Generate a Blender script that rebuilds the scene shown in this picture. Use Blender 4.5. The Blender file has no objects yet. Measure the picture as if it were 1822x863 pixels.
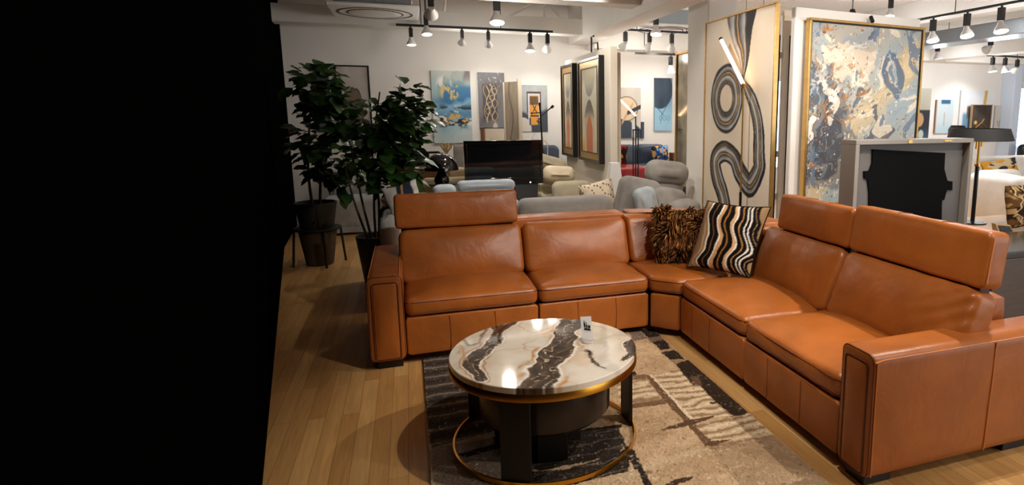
import bpy, bmesh, math, random
import numpy as np
from mathutils import Vector, Matrix, noise
random.seed(7)
PI = math.pi
S = bpy.context.scene
COL = S.collection

# ------------------------------------------------------------------ camera
CF, CX, CY, CH = 1096., 1129., 378., 1.6
PITCH, YAW = math.radians(9.1), math.radians(20.)
cam_d = bpy.data.cameras.new('camera'); cam = bpy.data.objects.new('camera', cam_d); COL.objects.link(cam)
cam.location = (0, 0, CH); cam.rotation_euler = (PI/2-PITCH, 0, -YAW)
cam_d.sensor_width = 36; cam_d.lens = CF*36/1822
cam_d.shift_x = (911-CX)/1822; cam_d.shift_y = (CY-431.5)/1822
cam_d.clip_start = .05; cam_d.clip_end = 100
S.camera = cam
# measuring helpers: where a sight line of the photograph meets a real plane of the room
_R = np.array([math.cos(YAW), -math.sin(YAW), 0]); _Fh = np.array([math.sin(YAW), math.cos(YAW), 0]); _Z = np.array([0, 0, 1.])
_F = _Fh*math.cos(PITCH)-_Z*math.sin(PITCH); _U = _Fh*math.sin(PITCH)+_Z*math.cos(PITCH); _C = np.array([0, 0, CH])
def ray(x, y): return (x-CX)/CF*_R-(y-CY)/CF*_U+_F
def Zp(x, y, z=0.):
    d = ray(x, y); return _C+(z-CH)/d[2]*d
def Xp(x, y, X):
    d = ray(x, y); return _C+X/d[0]*d
def Yp(x, y, Y):
    d = ray(x, y); return _C+Y/d[1]*d

# ------------------------------------------------------------------ materials
def lin(c):
    c = np.asarray(c, float)/255.
    return np.where(c <= .04045, c/12.92, ((c+.055)/1.055)**2.4)
def rgba(c): return (*[float(v) for v in lin(c)], 1.)
def mat(name, col, rough=.5, metal=0., spec=.5, var=0., vscale=8., bump=0., bscale=60., stretch=(1, 1, 1), coat=0., sheen=0., alpha=None, trans=0., emit=None, es=0., attr=False):
    m = bpy.data.materials.new(name); m.use_nodes = True
    nt = m.node_tree; b = nt.nodes['Principled BSDF']
    b.inputs['Roughness'].default_value = rough; b.inputs['Metallic'].default_value = metal
    b.inputs['Specular IOR Level'].default_value = spec
    b.inputs['Coat Weight'].default_value = coat; b.inputs['Sheen Weight'].default_value = sheen
    b.inputs['Transmission Weight'].default_value = trans
    if alpha is not None: b.inputs['Alpha'].default_value = alpha
    b.inputs['Base Color'].default_value = rgba(col)
    if emit is not None:
        b.inputs['Emission Color'].default_value = rgba(emit); b.inputs['Emission Strength'].default_value = es
    tc = nt.nodes.new('ShaderNodeTexCoord'); mp = nt.nodes.new('ShaderNodeMapping')
    nt.links.new(tc.outputs['Object'], mp.inputs['Vector']); mp.inputs['Scale'].default_value = stretch
    src = None
    if attr:
        a = nt.nodes.new('ShaderNodeVertexColor'); a.layer_name = 'pigment'; src = a.outputs['Color']
        nt.links.new(src, b.inputs['Base Color'])
    if var > 0:
        n = nt.nodes.new('ShaderNodeTexNoise'); n.inputs['Scale'].default_value = vscale; n.inputs['Detail'].default_value = 6
        nt.links.new(mp.outputs['Vector'], n.inputs['Vector'])
        r = nt.nodes.new('ShaderNodeMapRange'); r.inputs['From Min'].default_value = .3; r.inputs['From Max'].default_value = .7
        r.inputs['To Min'].default_value = 1-var; r.inputs['To Max'].default_value = 1+var
        nt.links.new(n.outputs['Fac'], r.inputs['Value'])
        x = nt.nodes.new('ShaderNodeVectorMath'); x.operation = 'MULTIPLY'
        if src is None: x.inputs[0].default_value = rgba(col)[:3]
        else: nt.links.new(src, x.inputs[0])
        nt.links.new(r.outputs['Result'], x.inputs[1]); nt.links.new(x.outputs['Vector'], b.inputs['Base Color'])
    if bump > 0:
        n2 = nt.nodes.new('ShaderNodeTexNoise'); n2.inputs['Scale'].default_value = bscale; n2.inputs['Detail'].default_value = 4
        nt.links.new(mp.outputs['Vector'], n2.inputs['Vector'])
        bp = nt.nodes.new('ShaderNodeBump'); bp.inputs['Strength'].default_value = bump; bp.inputs['Distance'].default_value = .01
        nt.links.new(n2.outputs['Fac'], bp.inputs['Height']); nt.links.new(bp.outputs['Normal'], b.inputs['Normal'])
    return m
def leather(name, col):
    m = mat(name, col, rough=.40, spec=.5, var=.17, vscale=4.)
    nt = m.node_tree; b = nt.nodes['Principled BSDF']
    tc = nt.nodes.new('ShaderNodeTexCoord')
    v = nt.nodes.new('ShaderNodeTexVoronoi'); v.inputs['Scale'].default_value = 260
    n = nt.nodes.new('ShaderNodeTexNoise'); n.inputs['Scale'].default_value = 5; n.inputs['Detail'].default_value = 4; n.inputs['Distortion'].default_value = 1.6
    nt.links.new(tc.outputs['Object'], v.inputs['Vector']); nt.links.new(tc.outputs['Object'], n.inputs['Vector'])
    b1 = nt.nodes.new('ShaderNodeBump'); b1.inputs['Strength'].default_value = .10; b1.inputs['Distance'].default_value = .002
    b2 = nt.nodes.new('ShaderNodeBump'); b2.inputs['Strength'].default_value = .30; b2.inputs['Distance'].default_value = .014
    nt.links.new(n.outputs['Fac'], b2.inputs['Height']); nt.links.new(v.outputs['Distance'], b1.inputs['Height'])
    nt.links.new(b2.outputs['Normal'], b1.inputs['Normal']); nt.links.new(b1.outputs['Normal'], b.inputs['Normal'])
    # rubbed patches a little lighter and glossier than the rest of the hide
    rr = nt.nodes.new('ShaderNodeMapRange'); rr.inputs['To Min'].default_value = .30; rr.inputs['To Max'].default_value = .46
    nt.links.new(n.outputs['Fac'], rr.inputs['Value']); nt.links.new(rr.outputs['Result'], b.inputs['Roughness'])
    return m
def wood_floor():
    m = bpy.data.materials.new('maple_planks'); m.use_nodes = True
    nt = m.node_tree; b = nt.nodes['Principled BSDF']; L = nt.links.new
    tc = nt.nodes.new('ShaderNodeTexCoord'); mp = nt.nodes.new('ShaderNodeMapping')
    mp.inputs['Rotation'].default_value = (0, 0, PI/2); L(tc.outputs['Object'], mp.inputs['Vector'])
    br = nt.nodes.new('ShaderNodeTexBrick'); L(mp.outputs['Vector'], br.inputs['Vector'])
    br.inputs['Scale'].default_value = 1; br.inputs['Brick Width'].default_value = 1.15; br.inputs['Row Height'].default_value = .083
    br.inputs['Mortar Size'].default_value = .0012; br.inputs['Mortar Smooth'].default_value = .3; br.offset = .37; br.inputs['Bias'].default_value = -.1
    br.inputs['Color1'].default_value = rgba((212, 166, 104)); br.inputs['Color2'].default_value = rgba((186, 136, 78)); br.inputs['Mortar'].default_value = rgba((128, 88, 46))
    mg = nt.nodes.new('ShaderNodeMapping'); mg.inputs['Scale'].default_value = (26, 1.6, 1); L(tc.outputs['Object'], mg.inputs['Vector'])
    ng = nt.nodes.new('ShaderNodeTexNoise'); ng.inputs['Scale'].default_value = 1.5; ng.inputs['Detail'].default_value = 6; ng.inputs['Distortion'].default_value = 1.2
    L(mg.outputs['Vector'], ng.inputs['Vector'])
    r = nt.nodes.new('ShaderNodeMapRange'); r.inputs['From Min'].default_value = .3; r.inputs['From Max'].default_value = .7; r.inputs['To Min'].default_value = .84; r.inputs['To Max'].default_value = 1.1
    L(ng.outputs['Fac'], r.inputs['Value'])
    x = nt.nodes.new('ShaderNodeVectorMath'); x.operation = 'MULTIPLY'; L(br.outputs['Color'], x.inputs[0]); L(r.outputs['Result'], x.inputs[1])
    L(x.outputs['Vector'], b.inputs['Base Color'])
    b.inputs['Roughness'].default_value = .38; b.inputs['Specular IOR Level'].default_value = .4
    bp = nt.nodes.new('ShaderNodeBump'); bp.inputs['Strength'].default_value = .25; bp.inputs['Distance'].default_value = .002; bp.invert = True
    L(br.outputs['Fac'], bp.inputs['Height']); L(bp.outputs['Normal'], b.inputs['Normal'])
    return m
def fabric(name, col, var=.08, bump=.25, bscale=350): return mat(name, col, rough=.9, spec=.2, var=var, vscale=14, bump=bump, bscale=bscale, sheen=.15)

M = dict(
    leather=leather('cognac_leather', (162, 90, 34)), leather_dark=mat('leather_piping', (96, 42, 16), .5), seam=mat('leather_seam', (112, 58, 24), .5), stitch=mat('tan_stitching', (214, 132, 70), .6),
    black=mat('black_satin', (14, 14, 15), .35), plate=mat('flat_black_plate', (6, 6, 6), .8, spec=.1), black_matte=mat('black_matte', (20, 20, 21), .65), gloss=mat('black_gloss', (6, 6, 8), .07, spec=.6, coat=.4),
    floor=wood_floor(), wall=mat('warm_white_plaster', (228, 224, 218), .85, var=.03, vscale=1.2, bump=.04, bscale=25), light_block_grey=mat('charcoal_light_block', (60, 58, 56), .9), shade_black=mat('black_shade_stand_in', (7, 7, 7), .95, spec=.0, bump=.05, bscale=40),  # the near-black colour darkens the added left partition in place of shade
    ceil=mat('white_painted_ceiling', (226, 222, 214), .8, var=.02, vscale=2), beam=mat('white_painted_beam', (230, 226, 219), .75, var=.03, vscale=3, bump=.05, bscale=18),
    white=mat('white_lacquer', (235, 232, 228), .5), purewhite=mat('pure_white_shade', (250, 249, 247), .5), screenwhite=mat('warm_white_screen', (220, 210, 195), .7), offwhite=mat('cream_post', (222, 208, 188), .6),
    gold=mat('brushed_gold', (206, 150, 58), .28, metal=1.), goldframe=mat('gold_leaf_frame', (196, 158, 96), .38, metal=.85, var=.1, vscale=20),
    bronze=mat('smoked_bronze', (40, 29, 21), .22, spec=.35, var=.25, vscale=7), legs=mat('black_leg_lacquer', (10, 9, 8), .45, spec=.3),
    chrome=mat('lamp_silver', (190, 188, 184), .3, metal=.7), lampwhite=mat('lamp_white', (206, 203, 198), .4),
    bulb=mat('lit_lamp_face', (255, 244, 225), .4, emit=(255, 238, 212), es=9.), bulb_off=mat('lamp_face', (210, 205, 195), .3), led=mat('led_tube', (255, 230, 205), .4, emit=(255, 206, 160), es=7.),
    marble=mat('polished_marble', (230, 220, 205), .06, spec=.5, attr=True, coat=.25), paint=mat('painted_canvas', (200, 190, 180), .55, attr=True, bump=.12, bscale=90), print=mat('glazed_print', (200, 190, 180), .25, attr=True),
    rug=mat('woven_rug', (170, 140, 105), .95, spec=.1, attr=True, var=.14, vscale=45, bump=1., bscale=75), textile=mat('printed_textile', (170, 140, 105), .9, spec=.15, attr=True, bump=.2, bscale=300),
    fur=mat('shaggy_fur', (110, 70, 30), .75, spec=.25, attr=True), leaf=mat('fig_leaf', (40, 70, 24), .33, spec=.5, var=.35, vscale=9), bark=mat('plant_stem', (92, 74, 50), .8, var=.2, vscale=30),
    pot=mat('charcoal_planter', (52, 54, 58), .55, var=.08, vscale=20), basket=mat('brown_planter', (74, 60, 46), .7, var=.2, vscale=30), soil=mat('potting_soil', (36, 28, 22), .95, bump=.6, bscale=50),
    grey=fabric('grey_upholstery', (146, 142, 137)), greyblue=fabric('pale_blue_grey_upholstery', (172, 181, 188)), palegrey=fabric('light_grey_upholstery', (176, 176, 174)), sand=fabric('sage_beige_upholstery', (176, 166, 142)),
    beige=fabric('tan_beige_upholstery', (190, 168, 132)), cream=fabric('cream_upholstery', (222, 210, 190), .05), creamleather=mat('cream_leather', (224, 208, 180), .45, var=.05), navy=mat('navy_leather', (52, 66, 84), .45, var=.1, vscale=6, bump=.1, bscale=30),
    red=mat('red_leather', (150, 22, 20), .4, var=.1), white_fab=fabric('white_upholstery', (232, 226, 218), .04), brownwood=mat('walnut_veneer', (104, 66, 34), .45, var=.25, vscale=4, stretch=(1, 1, 8)), darkwood=mat('dark_oak_veneer', (58, 46, 38), .5, var=.3, vscale=5, stretch=(1, 8, 8)),
    tanwood=mat('light_oak', (176, 140, 96), .5, var=.15, vscale=6, stretch=(1, 6, 6)), blacktop=mat('dark_polished_top', (44, 48, 54), .12, spec=.6), framegrey=mat('grey_painted_casing', (134, 127, 120), .5, var=.05, vscale=5), darkgrey=mat('grey_recess', (96, 91, 87), .55),
    screen=mat('tv_glass', (12, 13, 16), .06, spec=.6), paper=mat('white_card', (248, 247, 245), .5), ink=mat('black_ink', (18, 18, 18), .6), inkred=mat('red_ink', (150, 60, 50), .6), inkgrey=mat('grey_ink', (120, 118, 116), .6), acrylic=mat('clear_acrylic', (235, 235, 235), .08, alpha=.35),
    glass=mat('pane_glass', (230, 235, 236), .05, alpha=.18, spec=.5), daylight=mat('bright_street_haze', (205, 228, 255), .9, emit=(188, 220, 255), es=7.), winframe=mat('blue_white_window_paint', (206, 220, 238), .5),
    mirror=mat('aged_mirror', (150, 150, 140), .12, metal=.8, var=.4, vscale=6), duct=mat('galvanised_duct', (150, 156, 160), .35, metal=.7), vent=mat('vent_shadow_grey', (70, 66, 62), .7), wire=mat('steel_wire', (120, 118, 115), .4, metal=.8),
    twine=mat('straw_dried_flowers', (188, 160, 110), .9), amber=mat('amber_glass', (186, 110, 30), .15),
)

# ------------------------------------------------------------------ numpy noise
def _hash(ix, iy, seed):
    n = (ix.astype(np.int64)*374761393+iy.astype(np.int64)*668265263+seed*1274126177) & 0xffffffff
    n = ((n ^ (n >> 13))*1274126177) & 0xffffffff
    return ((n ^ (n >> 16)) & 0xffff)/65535.
def vnoise(x, y, seed=0):
    x = np.asarray(x, float); y = np.asarray(y, float)
    ix = np.floor(x); iy = np.floor(y); fx = x-ix; fy = y-iy
    fx = fx*fx*fx*(fx*(fx*6-15)+10); fy = fy*fy*fy*(fy*(fy*6-15)+10)
    a = _hash(ix, iy, seed); b = _hash(ix+1, iy, seed); c = _hash(ix, iy+1, seed); d = _hash(ix+1, iy+1, seed)
    return a+(b-a)*fx+(c-a)*fy+(a-b-c+d)*fx*fy
def fbm(x, y, seed=0, o=4):
    s = 0; a = .5; t = 0
    for k in range(o):
        s = s+a*vnoise(x*2**k+17.3*k, y*2**k-9.1*k, seed+k); t += a; a *= .5
    return s/t
def smooth(a, b, x): 
    t = np.clip((x-a)/(b-a+1e-12), 0, 1); return t*t*(3-2*t)
def pal(t, stops):
    p = [s[0] for s in stops]; return np.stack([np.interp(t, p, [s[1][k] for s in stops]) for k in range(3)], -1)
def over(c, mask, col):
    col = np.asarray(col, float); return c*(1-mask[..., None])+col*mask[..., None]
def seg_dist(px, py, pts):
    """distance to a polyline, signed by side, and the arc length 0..1 of the nearest point"""
    best = np.full(px.shape, 1e9); sg = np.zeros(px.shape); ar = np.zeros(px.shape)
    pts = np.asarray(pts, float); L = np.r_[0, np.cumsum(np.hypot(*np.diff(pts, axis=0).T))]
    for i in range(len(pts)-1):
        a = pts[i]; b = pts[i+1]; d = b-a; l2 = d@d+1e-12
        t = np.clip(((px-a[0])*d[0]+(py-a[1])*d[1])/l2, 0, 1)
        qx = px-a[0]-t*d[0]; qy = py-a[1]-t*d[1]; D = np.hypot(qx, qy)
        m = D < best
        best = np.where(m, D, best); sg = np.where(m, np.sign(d[0]*qy-d[1]*qx), sg); ar = np.where(m, (L[i]+t*math.sqrt(l2))/L[-1], ar)
    return best, sg, ar
def in_poly(px, py, poly):
    ins = np.zeros(px.shape, bool); n = len(poly)
    for i in range(n):
        x1, y1 = poly[i]; x2, y2 = poly[(i+1) % n]
        c = ((y1 > py) != (y2 > py)) & (px < (x2-x1)*(py-y1)/(y2-y1+1e-12)+x1)
        ins ^= c
    return ins
def spline(pts, k=8, closed=False):
    P = [np.asarray(p, float) for p in pts]; out = []; n = len(P)
    for i in range(n if closed else n-1):
        p0 = P[(i-1) % n] if closed or i > 0 else P[0]; p1 = P[i]; p2 = P[(i+1) % n]; p3 = P[(i+2) % n] if closed or i+2 < n else P[-1]
        for j in range(k):
            t = j/k; out.append(.5*((2*p1)+(p2-p0)*t+(2*p0-5*p1+4*p2-p3)*t*t+(3*p1-p0-3*p2+p3)*t**3))
    if not closed: out.append(P[-1])
    return out

# ------------------------------------------------------------------ geometry
WM = {}
def thing(name, label, cat, loc=(0, 0, 0), rotz=0., group=None):
    o = bpy.data.objects.new(name, None); COL.objects.link(o); o.empty_display_size = .1
    o.location = [float(v) for v in loc]; o.rotation_euler = (0, 0, rotz); WM[o.name] = Matrix.Translation(Vector([float(v) for v in loc])) @ Matrix.Rotation(rotz, 4, 'Z')
    o['label'] = label; o['category'] = cat
    if group: o['group'] = group
    return o
def tag(o, label, cat, group=None):
    o['label'] = label; o['category'] = cat
    if group: o['group'] = group
    return o
def ident(x): return x
class MB:
    def __init__(s): s.v = []; s.f = []; s.c = None
    def add(s, v, f):
        k = len(s.v); s.v += [tuple(float(c) for c in p) for p in v]; s.f += [tuple(i+k for i in q) for q in f]; return s
    def box(s, x0, x1, y0, y1, z0, z1, Mx=None):
        v = [(x, y, z) for z in (z0, z1) for y in (y0, y1) for x in (x0, x1)]
        if Mx is not None: v = [tuple(Mx @ Vector(p)) for p in v]
        return s.add(v, [(0, 2, 3, 1), (4, 5, 7, 6), (0, 1, 5, 4), (2, 6, 7, 3), (0, 4, 6, 2), (1, 3, 7, 5)])
    def hexa(s, bot, top):
        return s.add(list(bot)+list(top), [(3, 2, 1, 0), (4, 5, 6, 7), (0, 1, 5, 4), (1, 2, 6, 5), (2, 3, 7, 6), (3, 0, 4, 7)])
    def prism(s, outline, t0, t1, fn):
        n = len(outline); v = [fn(u, w, t) for t in (t0, t1) for u, w in outline]
        return s.add(v, [tuple(range(n))[::-1], tuple(range(n, 2*n))]+[(i, (i+1) % n, n+(i+1) % n, n+i) for i in range(n)])
    def cyl(s, p0, p1, r0, r1=None, n=16):
        r1 = r0 if r1 is None else r1; p0 = Vector(p0); p1 = Vector(p1); d = (p1-p0).normalized()
        a = d.orthogonal().normalized(); b = d.cross(a)
        v = [p+(a*math.cos(2*PI*i/n)+b*math.sin(2*PI*i/n))*r for p, r in ((p0, r0), (p1, r1)) for i in range(n)]
        return s.add(v, [tuple(range(n))[::-1], tuple(range(n, 2*n))]+[(i, (i+1) % n, n+(i+1) % n, n+i) for i in range(n)])
    def tube(s, pts, r, n=8, closed=False, taper=None):
        P = [Vector([float(c) for c in p]) for p in pts]; m = len(P); rings = []; up = None
        for i, p in enumerate(P):
            if closed: d = P[(i+1) % m]-P[i-1]
            else: d = P[min(i+1, m-1)]-P[max(i-1, 0)]
            d.normalize()
            if up is None: up = d.orthogonal().normalized()
            up = (up-d*up.dot(d)); up = up.normalized() if up.length > 1e-6 else d.orthogonal().normalized()
            b = d.cross(up); rr = r if taper is None else r*(1+(taper-1)*i/(m-1))
            rings.append([p+(up*math.cos(2*PI*j/n)+b*math.sin(2*PI*j/n))*rr for j in range(n)])
        v = [q for R in rings for q in R]; f = []
        for i in range(m if closed else m-1):
            k = (i+1) % m
            f += [(i*n+j, i*n+(j+1) % n, k*n+(j+1) % n, k*n+j) for j in range(n)]
        if not closed: f += [tuple(range(n))[::-1], tuple(range((m-1)*n, m*n))]
        return s.add(v, f)
    def lathe(s, prof, c=(0, 0, 0), n=32, Mx=None):
        v = []; f = []; m = len(prof)
        for r, z in prof:
            for j in range(n):
                a = 2*PI*j/n; p = Vector((r*math.cos(a), r*math.sin(a), z))
                if Mx is not None: p = Mx @ p
                v.append(p+Vector(c))
        for i in range(m-1): f += [(i*n+j, i*n+(j+1) % n, (i+1)*n+(j+1) % n, (i+1)*n+j) for j in range(n)]
        if tuple(prof[0]) == tuple(prof[-1]): return s.add(v, f)
        if prof[0][0] > 1e-5: f.append(tuple(range(n))[::-1])
        if prof[-1][0] > 1e-5: f.append(tuple(range((m-1)*n, m*n)))
        return s.add(v, f)
    def grid(s, nx, ny, fn):
        v = [fn(i/nx, j/ny) for j in range(ny+1) for i in range(nx+1)]
        return s.add(v, [(j*(nx+1)+i, j*(nx+1)+i+1, (j+1)*(nx+1)+i+1, (j+1)*(nx+1)+i) for j in range(ny) for i in range(nx)])
    def slab(s, outline, t0, t1, r=.03, crown=(.02, 0), fil=.04, N=96, fn=None, K=9, pw=2.4):
        P = resample(fillet(outline, max(fil, r*1.02)), N); nr = normals(P); c = P.mean(0); inner = P-r*nr; rings = []; hb = (P.max(0)-P.min(0))/2-r; mc = (P.max(0)+P.min(0))/2
        def hump(q):
            R = c+(inner-c)*q; ab = np.clip(np.abs(R-mc)/hb, 0, 1); return ((1-ab[:, 0]**2)*(1-ab[:, 1]**2))**.62*(1-q**10)
        for k in range(K, 0, -1):
            q = (K-k+.35)/K if k == K else (K-k)/K
            rings.append((c+(inner-c)*max(q, .03), t0-crown[1]*hump(max(q, .03))))
        for a in np.linspace(PI/2, 0, 5): rings.append((P-r*(1-math.cos(a))*nr, t0+r*(1-math.sin(a))))
        for a in np.linspace(0, PI/2, 5): rings.append((P-r*(1-math.cos(a))*nr, t1-r*(1-math.sin(a))))
        for k in range(1, K+1):
            q = (K-k)/K if k < K else .35/K
            rings.append((c+(inner-c)*max(q, .03), t1+crown[0]*hump(max(q, .03))))
        v = [fn(p[0], p[1], t_) for R, t in rings for p, t_ in zip(R, np.broadcast_to(t, (N,)))]; m = len(rings)
        f = [(i*N+j, i*N+(j+1) % N, (i+1)*N+(j+1) % N, (i+1)*N+j) for i in range(m-1) for j in range(N)]
        v += [fn(c[0], c[1], float(np.mean(rings[0][1]))), fn(c[0], c[1], float(np.mean(rings[-1][1])))]; z = m*N
        f += [(z, (j+1) % N, j) for j in range(N)]+[(z+1, (m-1)*N+j, (m-1)*N+(j+1) % N) for j in range(N)]
        return s.add(v, f)
    def wrinkle(s, amp, scale, seed=0, st=(1, 1, 1)):
        out = []
        for p in s.v:
            q = Vector((p[0]*st[0]*scale+seed, p[1]*st[1]*scale, p[2]*st[2]*scale))
            d = noise.noise_vector(q)*amp+noise.noise_vector(q*2.3)*amp*.4
            out.append((p[0]+d.x, p[1]+d.y, p[2]+d.z))
        s.v = out; return s
    def build(s, name, m, parent=None, world=True, smooth=35, bevel=0., seg=2, cols=None, kind=None, label=None, recalc=True):
        me = bpy.data.meshes.new(name); v = s.v; org = None
        if parent is None and kind is None:
            org = [(min(p[k] for p in v)+max(p[k] for p in v))/2 for k in (0, 1)]+[min(p[2] for p in v)]
            v = [tuple(p[k]-org[k] for k in range(3)) for p in v]
        if parent is not None and world:
            I = WM[parent.name].inverted(); v = [tuple(I @ Vector(p)) for p in v]
        me.from_pydata(v, [], s.f); 
        if cols is not None:
            a = me.color_attributes.new('pigment', 'FLOAT_COLOR', 'POINT')
            cc = np.ones((len(v), 4), np.float32); cc[:, :3] = lin(np.clip(cols, 0, 255)); a.data.foreach_set('color', cc.ravel())
        if recalc:
            bm = bmesh.new(); bm.from_mesh(me); bmesh.ops.recalc_face_normals(bm, faces=bm.faces); bm.to_mesh(me); bm.free()
        me.materials.append(m); me.shade_smooth()
        if smooth < 180: me.set_sharp_from_angle(angle=math.radians(smooth))
        o = bpy.data.objects.new(name, me); COL.objects.link(o)
        if parent is not None: o.parent = parent; WM[o.name] = WM[parent.name]
        else:
            WM[o.name] = Matrix.Translation(Vector(org)) if org else Matrix()
            if org: o.location = org
        if bevel > 0:
            b = o.modifiers.new('edge', 'BEVEL'); b.width = bevel; b.segments = seg; b.limit_method = 'ANGLE'; b.angle_limit = math.radians(40)
        if kind: o['kind'] = kind
        if label: o['label'] = label
        return o
def fillet(pts, r, k=7):
    out = []; n = len(pts); P = [np.asarray(p, float) for p in pts]
    for i in range(n):
        a, b, c = P[i-1], P[i], P[(i+1) % n]; u = a-b; w = c-b; lu = np.linalg.norm(u); lw = np.linalg.norm(w); u = u/lu; w = w/lw
        th = math.acos(max(-1, min(1, u@w))); d = min(r/math.tan(th/2), lu*.45, lw*.45); rr = d*math.tan(th/2)
        bis = (u+w); nb = np.linalg.norm(bis)
        if nb < 1e-6 or th > 3.0: out.append(b); continue
        ctr = b+bis/nb*(rr/math.sin(th/2)); p0 = b+u*d-ctr; p1 = b+w*d-ctr
        a0 = math.atan2(p0[1], p0[0]); a1 = math.atan2(p1[1], p1[0]); da = (a1-a0+PI) % (2*PI)-PI
        out += [ctr+rr*np.array([math.cos(a0+da*j/k), math.sin(a0+da*j/k)]) for j in range(k+1)]
    return np.array(out)
def resample(P, N):
    Q = np.vstack([P, P[:1]]); L = np.r_[0, np.cumsum(np.hypot(*np.diff(Q, axis=0).T))]; t = np.linspace(0, L[-1], N, endpoint=False)
    return np.stack([np.interp(t, L, Q[:, 0]), np.interp(t, L, Q[:, 1])], -1)
def normals(P):
    d = np.roll(P, -1, 0)-np.roll(P, 1, 0); n = np.stack([d[:, 1], -d[:, 0]], -1); n /= np.linalg.norm(n, axis=1)[:, None]+1e-12
    area = .5*np.sum(P[:, 0]*np.roll(P[:, 1], -1)-np.roll(P[:, 0], -1)*P[:, 1])
    return n if area > 0 else -n
def ring_path(outline, fil, inset, t, fn, N=72):
    P = resample(fillet(outline, fil), N); P = P-inset*normals(P); return [fn(p[0], p[1], t) for p in P]
def rect(x0, x1, y0, y1): return [(x0, y0), (x1, y0), (x1, y1), (x0, y1)]
def XY(u, v, t): return (u, v, t)
def frame_fn(O, U, V, N):
    O, U, V, N = [np.asarray(q, float) for q in (O, U, V, N)]
    return lambda u, v, t: O+U*u+V*v+N*t

def canvas(name, O, U, V, N, func, nx, ny, depth=.03, m='paint', parent=None):
    """a stretched panel: front face of fine quads carrying the painted pigment, with real edges and a back"""
    O, U, V, N = [np.asarray(q, float) for q in (O, U, V, N)]
    g = MB(); g.grid(nx, ny, lambda a, b: O+U*a+V*b)
    uu, vv = np.meshgrid(np.linspace(0, 1, nx+1), np.linspace(0, 1, ny+1)); c = func(uu, vv).reshape(-1, 3)
    k = len(g.v); cor = [O, O+U, O+U+V, O+V]; W = nx+1
    fi = [0, nx, ny*W+nx, ny*W]
    g.v += [tuple(q) for q in cor]+[tuple(q-N*depth) for q in cor]
    g.f += [(k, k+1, k+5, k+4), (k+1, k+2, k+6, k+5), (k+2, k+3, k+7, k+6), (k+3, k, k+4, k+7), (k+4, k+5, k+6, k+7)]
    c = np.vstack([c, [c[i] for i in fi], [c[i]*.8 for i in fi]])
    return g.build(name, M[m], parent, cols=c, smooth=30, recalc=False)
def frame_bars(mb, O, U, V, N, w, d0, d1):
    O, U, V, N = [np.asarray(q, float) for q in (O, U, V, N)]; Uh = U/np.linalg.norm(U); Vh = V/np.linalg.norm(V)
    lu = np.linalg.norm(U); lv = np.linalg.norm(V)
    for (a0, a1, b0, b1) in ((-w, lu+w, -w, 0), (-w, lu+w, lv, lv+w), (-w, 0, 0, lv), (lu, lu+w, 0, lv)):
        q = [O+Uh*a+Vh*b for a, b in ((a0, b0), (a1, b0), (a1, b1), (a0, b1))]
        mb.hexa([p+N*d0 for p in q], [p+N*d1 for p in q])
    return mb

# ================================================================== THE SETTING
HC = 3.3
def st(name, mb, m, **k): return mb.build(name, m, None, kind='structure', **k)
st('floor', MB().box(-2.6, 15, -2.5, 10.2, -.1, 0), M['floor'])
st('ceiling', MB().box(-2.6, 15, -2.5, 10.2, HC, HC+.1), M['ceil'])
# back wall with a window far right and one seen through the gap between the panels
w = MB()
for x0, x1, z0, z1 in ((-2.6, 6.2, 0, HC), (6.2, 7.3, 0, .55), (6.2, 7.3, 2.25, HC), (7.3, 12.3, 0, HC), (12.3, 14.6, 2.2, HC), (12.3, 14.6, 0, .3), (14.6, 15, 0, HC)): w.box(x0, x1, 10, 10.2, z0, z1)
st('wall_back', w, M['wall'])
st('added_light_block', MB().box(-2.6, 4.2, -2.6, -2.5, 0, HC), M['light_block_grey'])  # unseen wall added to dim the left; gap beside it lets fill in
st('wall_right', MB().box(14.9, 15.05, -2.5, 10, 0, HC), M['wall'])
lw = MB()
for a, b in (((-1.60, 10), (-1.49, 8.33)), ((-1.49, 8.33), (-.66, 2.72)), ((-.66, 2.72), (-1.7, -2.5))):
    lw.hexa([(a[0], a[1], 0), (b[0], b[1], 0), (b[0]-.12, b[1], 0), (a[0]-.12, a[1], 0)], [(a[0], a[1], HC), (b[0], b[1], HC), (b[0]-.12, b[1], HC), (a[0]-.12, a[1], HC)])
st('added_shade_wall', lw, M['shade_black'])  # added partition, its black colour stands in for darkness at the left
def window(name, x0, x1, z0, z1, bars):
    w = MB(); t = .05
    for a, b, c, d in ((x0, x1, z0, z0+t), (x0, x1, z1-t, z1), (x0, x0+t, z0, z1), (x1-t, x1, z0, z1)): w.box(a, b, 10.02, 10.1, c, d)
    for f in bars: w.box(x0+(x1-x0)*f-.02, x0+(x1-x0)*f+.02, 10.03, 10.09, z0, z1)
    o = st(name, w, M['winframe'])
    MB().box(x0+t, x1-t, 10.05, 10.058, z0+t, z1-t).build('pane', M['glass'], o, world=True)
window('window_1', 12.3, 14.6, .3, 2.2, (.3, .66)); window('window_2', 6.2, 7.3, .55, 2.25, (.33, .66))
# the bright street beyond the windows
sk = MB(); sk.box(4, 18, 13, 13.1, -1, 5); st('street_backdrop', sk, M['daylight'])
for n, (x, y, wd, hh, c) in enumerate(((13.2, 12, .5, 1.9, 'navy'), (14.2, 12.3, 1.1, 1.1, 'greyblue'), (16.2, 12.2, .4, 2.3, 'navy'), (15.2, 12.6, 1.4, .7, 'greyblue'))):
    b = MB(); b.box(x, x+wd, y, y+.3, 0, hh); b.box(x+.05, x+wd-.05, y-.02, y, hh*.35, hh*.8)
    st('street_front', b, M[c])
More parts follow.
